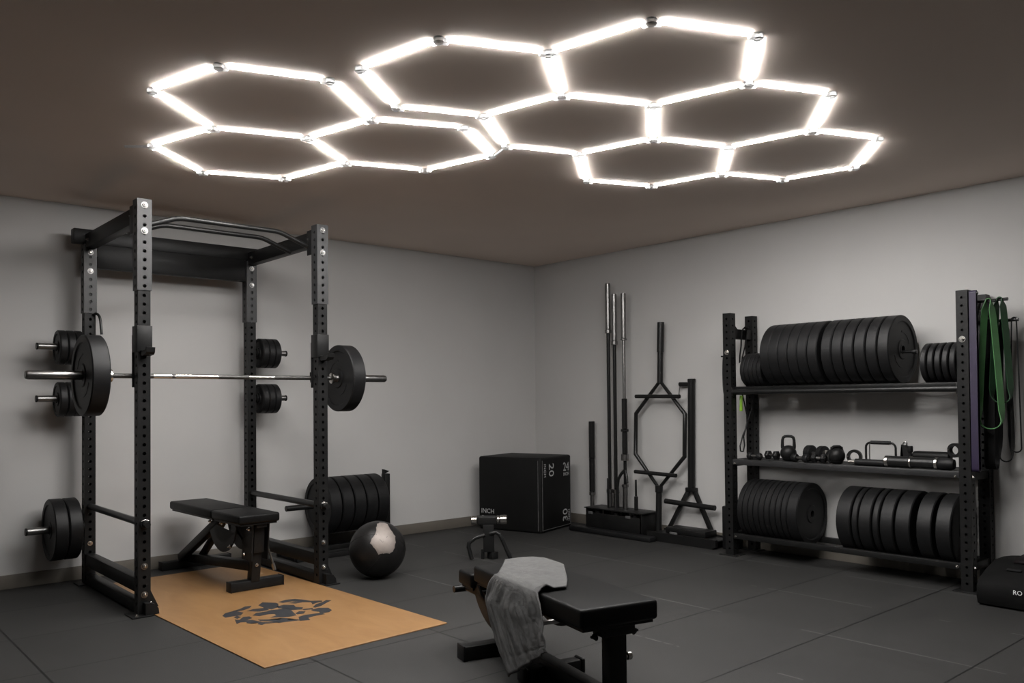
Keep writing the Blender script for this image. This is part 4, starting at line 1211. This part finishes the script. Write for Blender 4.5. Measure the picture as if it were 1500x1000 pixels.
obj('pop_pin', MB().lathe([(0, 0), (0.010, 0), (0.010, 0.018), (0.016, 0.020), (0.016, 0.036), (0.010, 0.042), (0, 0.042)], W2(0.085, 0.064, 0.205), W2.p, 18), 'chrome', b2)
obj('spine', MB().beam(W2(0.12, 0.0, 0.046), W2(0.92, 0.0, 0.052), 0.070, 0.070, 0.005), 'black', b2)
obj('rear_foot', MB().box(W2(0.955, -0.075, 0.033), (0.31, 0.072, 0.066), 0.006, 2, W2.m), 'black', b2)
for s in (-1, 1):
    obj('end_cap', MB().box(W2(0.955, -0.075 + s * 0.160, 0.036), (0.012, 0.080, 0.072), 0.006, 2, W2.m), 'rubber', b2)
obj('wheel_axle', MB().box(W2(0.545, 0.01, 0.035), (0.27, 0.060, 0.058), 0.008, 2, W2.m), 'black', b2)
for s in (-1, 1):
    obj('end_cap', MB().box(W2(0.545, 0.01 + s * 0.142, 0.036), (0.022, 0.070, 0.068), 0.012, 3, W2.m), 'rubber', b2)
obj('rear_strut', MB().beam(W2(0.92, 0.03, 0.09), W2(0.62, 0.03, 0.315), 0.055, 0.055, 0.004), 'black', b2)
for s in (-0.150, 0.142):
    obj('ladder_arc', crescent(W2, s, 0.75, 0.450, 0.232, 0.288, math.radians(245), math.radians(332), 0.008), 'black', b2)
obj('arc_axle', MB().tube([W2(0.70, -0.145, 0.192), W2(0.70, 0.145, 0.192)], 0.012, 12), 'steel', b2)
# towel
random.seed(5)
top_edge = [(0.935, -0.015), (0.945, 0.06), (0.935, 0.130), (0.88, 0.170), (0.790, 0.172), (0.700, 0.168), (0.560, 0.095), (0.420, 0.020), (0.312, -0.050)]
crease = [(0.690, -HW2), (0.310, -HW2)]
def lerp_list(L, f):
    x = f * (len(L) - 1)
    i = min(int(x), len(L) - 2)
    g = x - i
    return tuple(a * (1 - g) + b * g for a, b in zip(L[i], L[i + 1]))
NV, NT, NH = 60, 26, 46
zt = TOP + 0.006
V, F = [], []
far_edge = [(0.690, 0.437), (0.722, 0.395), (0.762, 0.318), (0.700, 0.230), (0.605, 0.135), (0.505, 0.050)]
near_edge = [(0.310, 0.437), (0.262, 0.400), (0.225, 0.342), (0.205, 0.300), (0.190, 0.268), (0.175, 0.240)]
for j in range(NV + 1):
    f = j / NV
    te = Vector(lerp_list(top_edge, f))
    cr_t = crease[0][0] * (1 - f) + crease[1][0] * f
    for i in range(NT + 1):
        g = i / NT
        t_ = te.x * (1 - g) + cr_t * g
        s_ = te.y * (1 - g) + (-HW2 + 0.006) * g
        z = zt + 0.003 * mnoise.noise(Vector((t_ * 9, s_ * 9, 1.0))) + 0.003
        lift = max(0, 1 - abs(f - 0.97) / 0.10) * max(0, 1 - abs(g - 0.80) / 0.28)
        z += 0.022 * lift
        if i == NT:
            z -= 0.004
        V.append(W2(t_, s_, z))
    for i in range(1, NH + 1):
        g = i / NH
        ft, fz = lerp_list(far_edge, g)
        nt_, nz = lerp_list(near_edge, g)
        t_ = ft * (1 - f) + nt_ * f
        z = fz * (1 - f) + nz * f
        w = min(1, g * 2.5)
        wav = 0.005 * math.sin(f * 22 + 2.5 * g) + 0.007 * mnoise.noise(Vector((f * 9, g * 3.5, 2.0))) + 0.006 * mnoise.noise(Vector((f * 24, g * 6 + f * 8, 7.0))) + 0.003 * mnoise.noise(Vector((f * 50, g * 30, 3.0)))
        hem = -0.002 if 0.86 < g < 0.875 else 0.0
        s_ = -HW2 - 0.008 - 0.006 * min(1, g * 10) - 0.010 * w - 0.02 * g + w * wav - hem
        V.append(W2(t_, s_, z))
R_ = NT + NH + 1
for j in range(NV):
    for i in range(R_ - 1):
        F.append((j * R_ + i, j * R_ + i + 1, (j + 1) * R_ + i + 1, (j + 1) * R_ + i))
tw = obj('towel', MB().add(V, F), 'towel', loc=W2(0.5, -0.1, TOP), angle=180)
sm = tw.modifiers.new('thickness', 'SOLIDIFY')
sm.thickness = 0.006
sm.offset = 1.0
tag(tw, 'crumpled grey towel draped over the edge of the foreground bench', 'towel')

# ------------------------------------------------------------------ small stand with chrome-ended crossbar beyond the bench
c0 = Vector((4.03, 4.86, 0))
ex, ey = Vector((0.75, -0.66, 0)).normalized(), Vector((0.66, 0.75, 0)).normalized()
def S(a, z, b=0.0):
    return c0 + ex * a + ey * b + Vector((0, 0, z))
ts = thing('crossbar_stand', 'small black stand with a chrome-ended crossbar, on the floor behind the foreground bench', 'stand', c0)
obj('post', MB().beam(S(0, 0.055), S(0, 0.262), 0.082, 0.07, 0.005, ey).box(S(0.03, 0.028), (0.06, 0.06, 0.055), 0.004), 'black', ts)
obj('foot', MB().beam(S(-0.045, 0.0), S(-0.045, 0.075), 0.024, 0.04, 0.003, ey), 'black', ts)
obj('crossbar_body', MB().beam(S(-0.085, 0.292), S(0.062, 0.292), 0.075, 0.060, 0.010), 'satin', ts)
obj('chrome_end', MB().cyl(S(-0.130, 0.292), S(-0.086, 0.292), 0.034, 22), 'chrome', ts)
obj('chrome_end', MB().cyl(S(0.063, 0.294), S(0.083, 0.294), 0.031, 22), 'chrome', ts)
obj('chrome_end', MB().cyl(S(0.086, 0.295), S(0.138, 0.295), 0.034, 22), 'chrome', ts)
obj('side_leg', MB().tube([S(-0.03, 0.185, -0.03), S(-0.10, 0.165, -0.04), S(-0.145, 0.130, -0.05), S(-0.150, 0.100, -0.05), S(-0.125, 0.008, -0.05)], 0.016, 12), 'satin', ts)
obj('side_leg', MB().tube([S(0.01, 0.195, -0.03), S(0.06, 0.205, -0.04), S(0.085, 0.190, -0.05), S(0.105, 0.150, -0.05), S(0.165, 0.008, -0.05)], 0.016, 12), 'satin', ts)

# ------------------------------------------------------------------ bag at the right edge
bg = thing('gym_bag', 'black wedge-shaped bag on the floor beside the right foot of the shelving', 'bag', (5.42, 1.48, 0))
prof = [(5.165, 0.012), (5.150, 0.060), (5.158, 0.120), (5.185, 0.152), (5.30, 0.196), (5.45, 0.232), (5.60, 0.235), (5.70, 0.20), (5.72, 0.10), (5.71, 0.012), (5.60, 0.0), (5.20, 0.0)]
NS = 18
V, F = [], []
y0, y1 = 1.845, 1.10
for j in range(NS + 1):
    f = j / NS
    y = y0 + (y1 - y0) * f
    e = 1 - max(0, 1 - min(f, 1 - f) / 0.14) ** 2.2 * 0.30
    for k, (x, z) in enumerate(prof):
        xc = 5.43
        nz = mnoise.noise(Vector((x * 5, y * 5, z * 8))) * 0.008
        V.append((xc + (x - xc) * (0.93 + 0.07 * e) + nz * 0.5, y, max(0.0, z * (0.80 + 0.20 * e) + (nz if 0.02 < z else 0))))
n = len(prof)
for j in range(NS):
    for k in range(n):
        k2 = (k + 1) % n
        F.append((j * n + k, j * n + k2, (j + 1) * n + k2, (j + 1) * n + k))
F.append(tuple(range(n - 1, -1, -1)))
F.append(tuple(NS * n + k for k in range(n)))
obj('body', MB().add(V, F), 'nylon', bg, angle=38)
fl = MB()
V, F = [], []
for j in range(9):
    y = 1.73 - j * 0.075
    for k in range(7):
        x = 5.40 + k * 0.052
        z = 0.225 + 0.065 * math.sin(PI * min(1, max(0, (k + 0.3) / 6.5))) * (1 - 0.6 * max(0, 1 - j / 2.5)) + 0.006 * mnoise.noise(Vector((x * 20, y * 20, 0)))
        V.append((x, y, z))
for j in range(8):
    for k in range(6):
        F.append((j * 7 + k, j * 7 + k + 1, (j + 1) * 7 + k + 1, (j + 1) * 7 + k))
ff = obj('top_flap', MB().add(V, F), 'flap', bg, angle=60)
ff.modifiers.new('thickness', 'SOLIDIFY').thickness = 0.012
obj('vent_slot', MB().box((5.300, 1.695, 0.1985), (0.020, 0.075, 0.006), 0.002, 2, Matrix.Rotation(-0.35, 3, 'Y')), 'rubber', bg)
obj('lettering', text_mesh('RO', 0.034, (5.1465, 1.655, 0.093), (0, -1, 0), (0.1, 0, 1)), 'letter', bg)
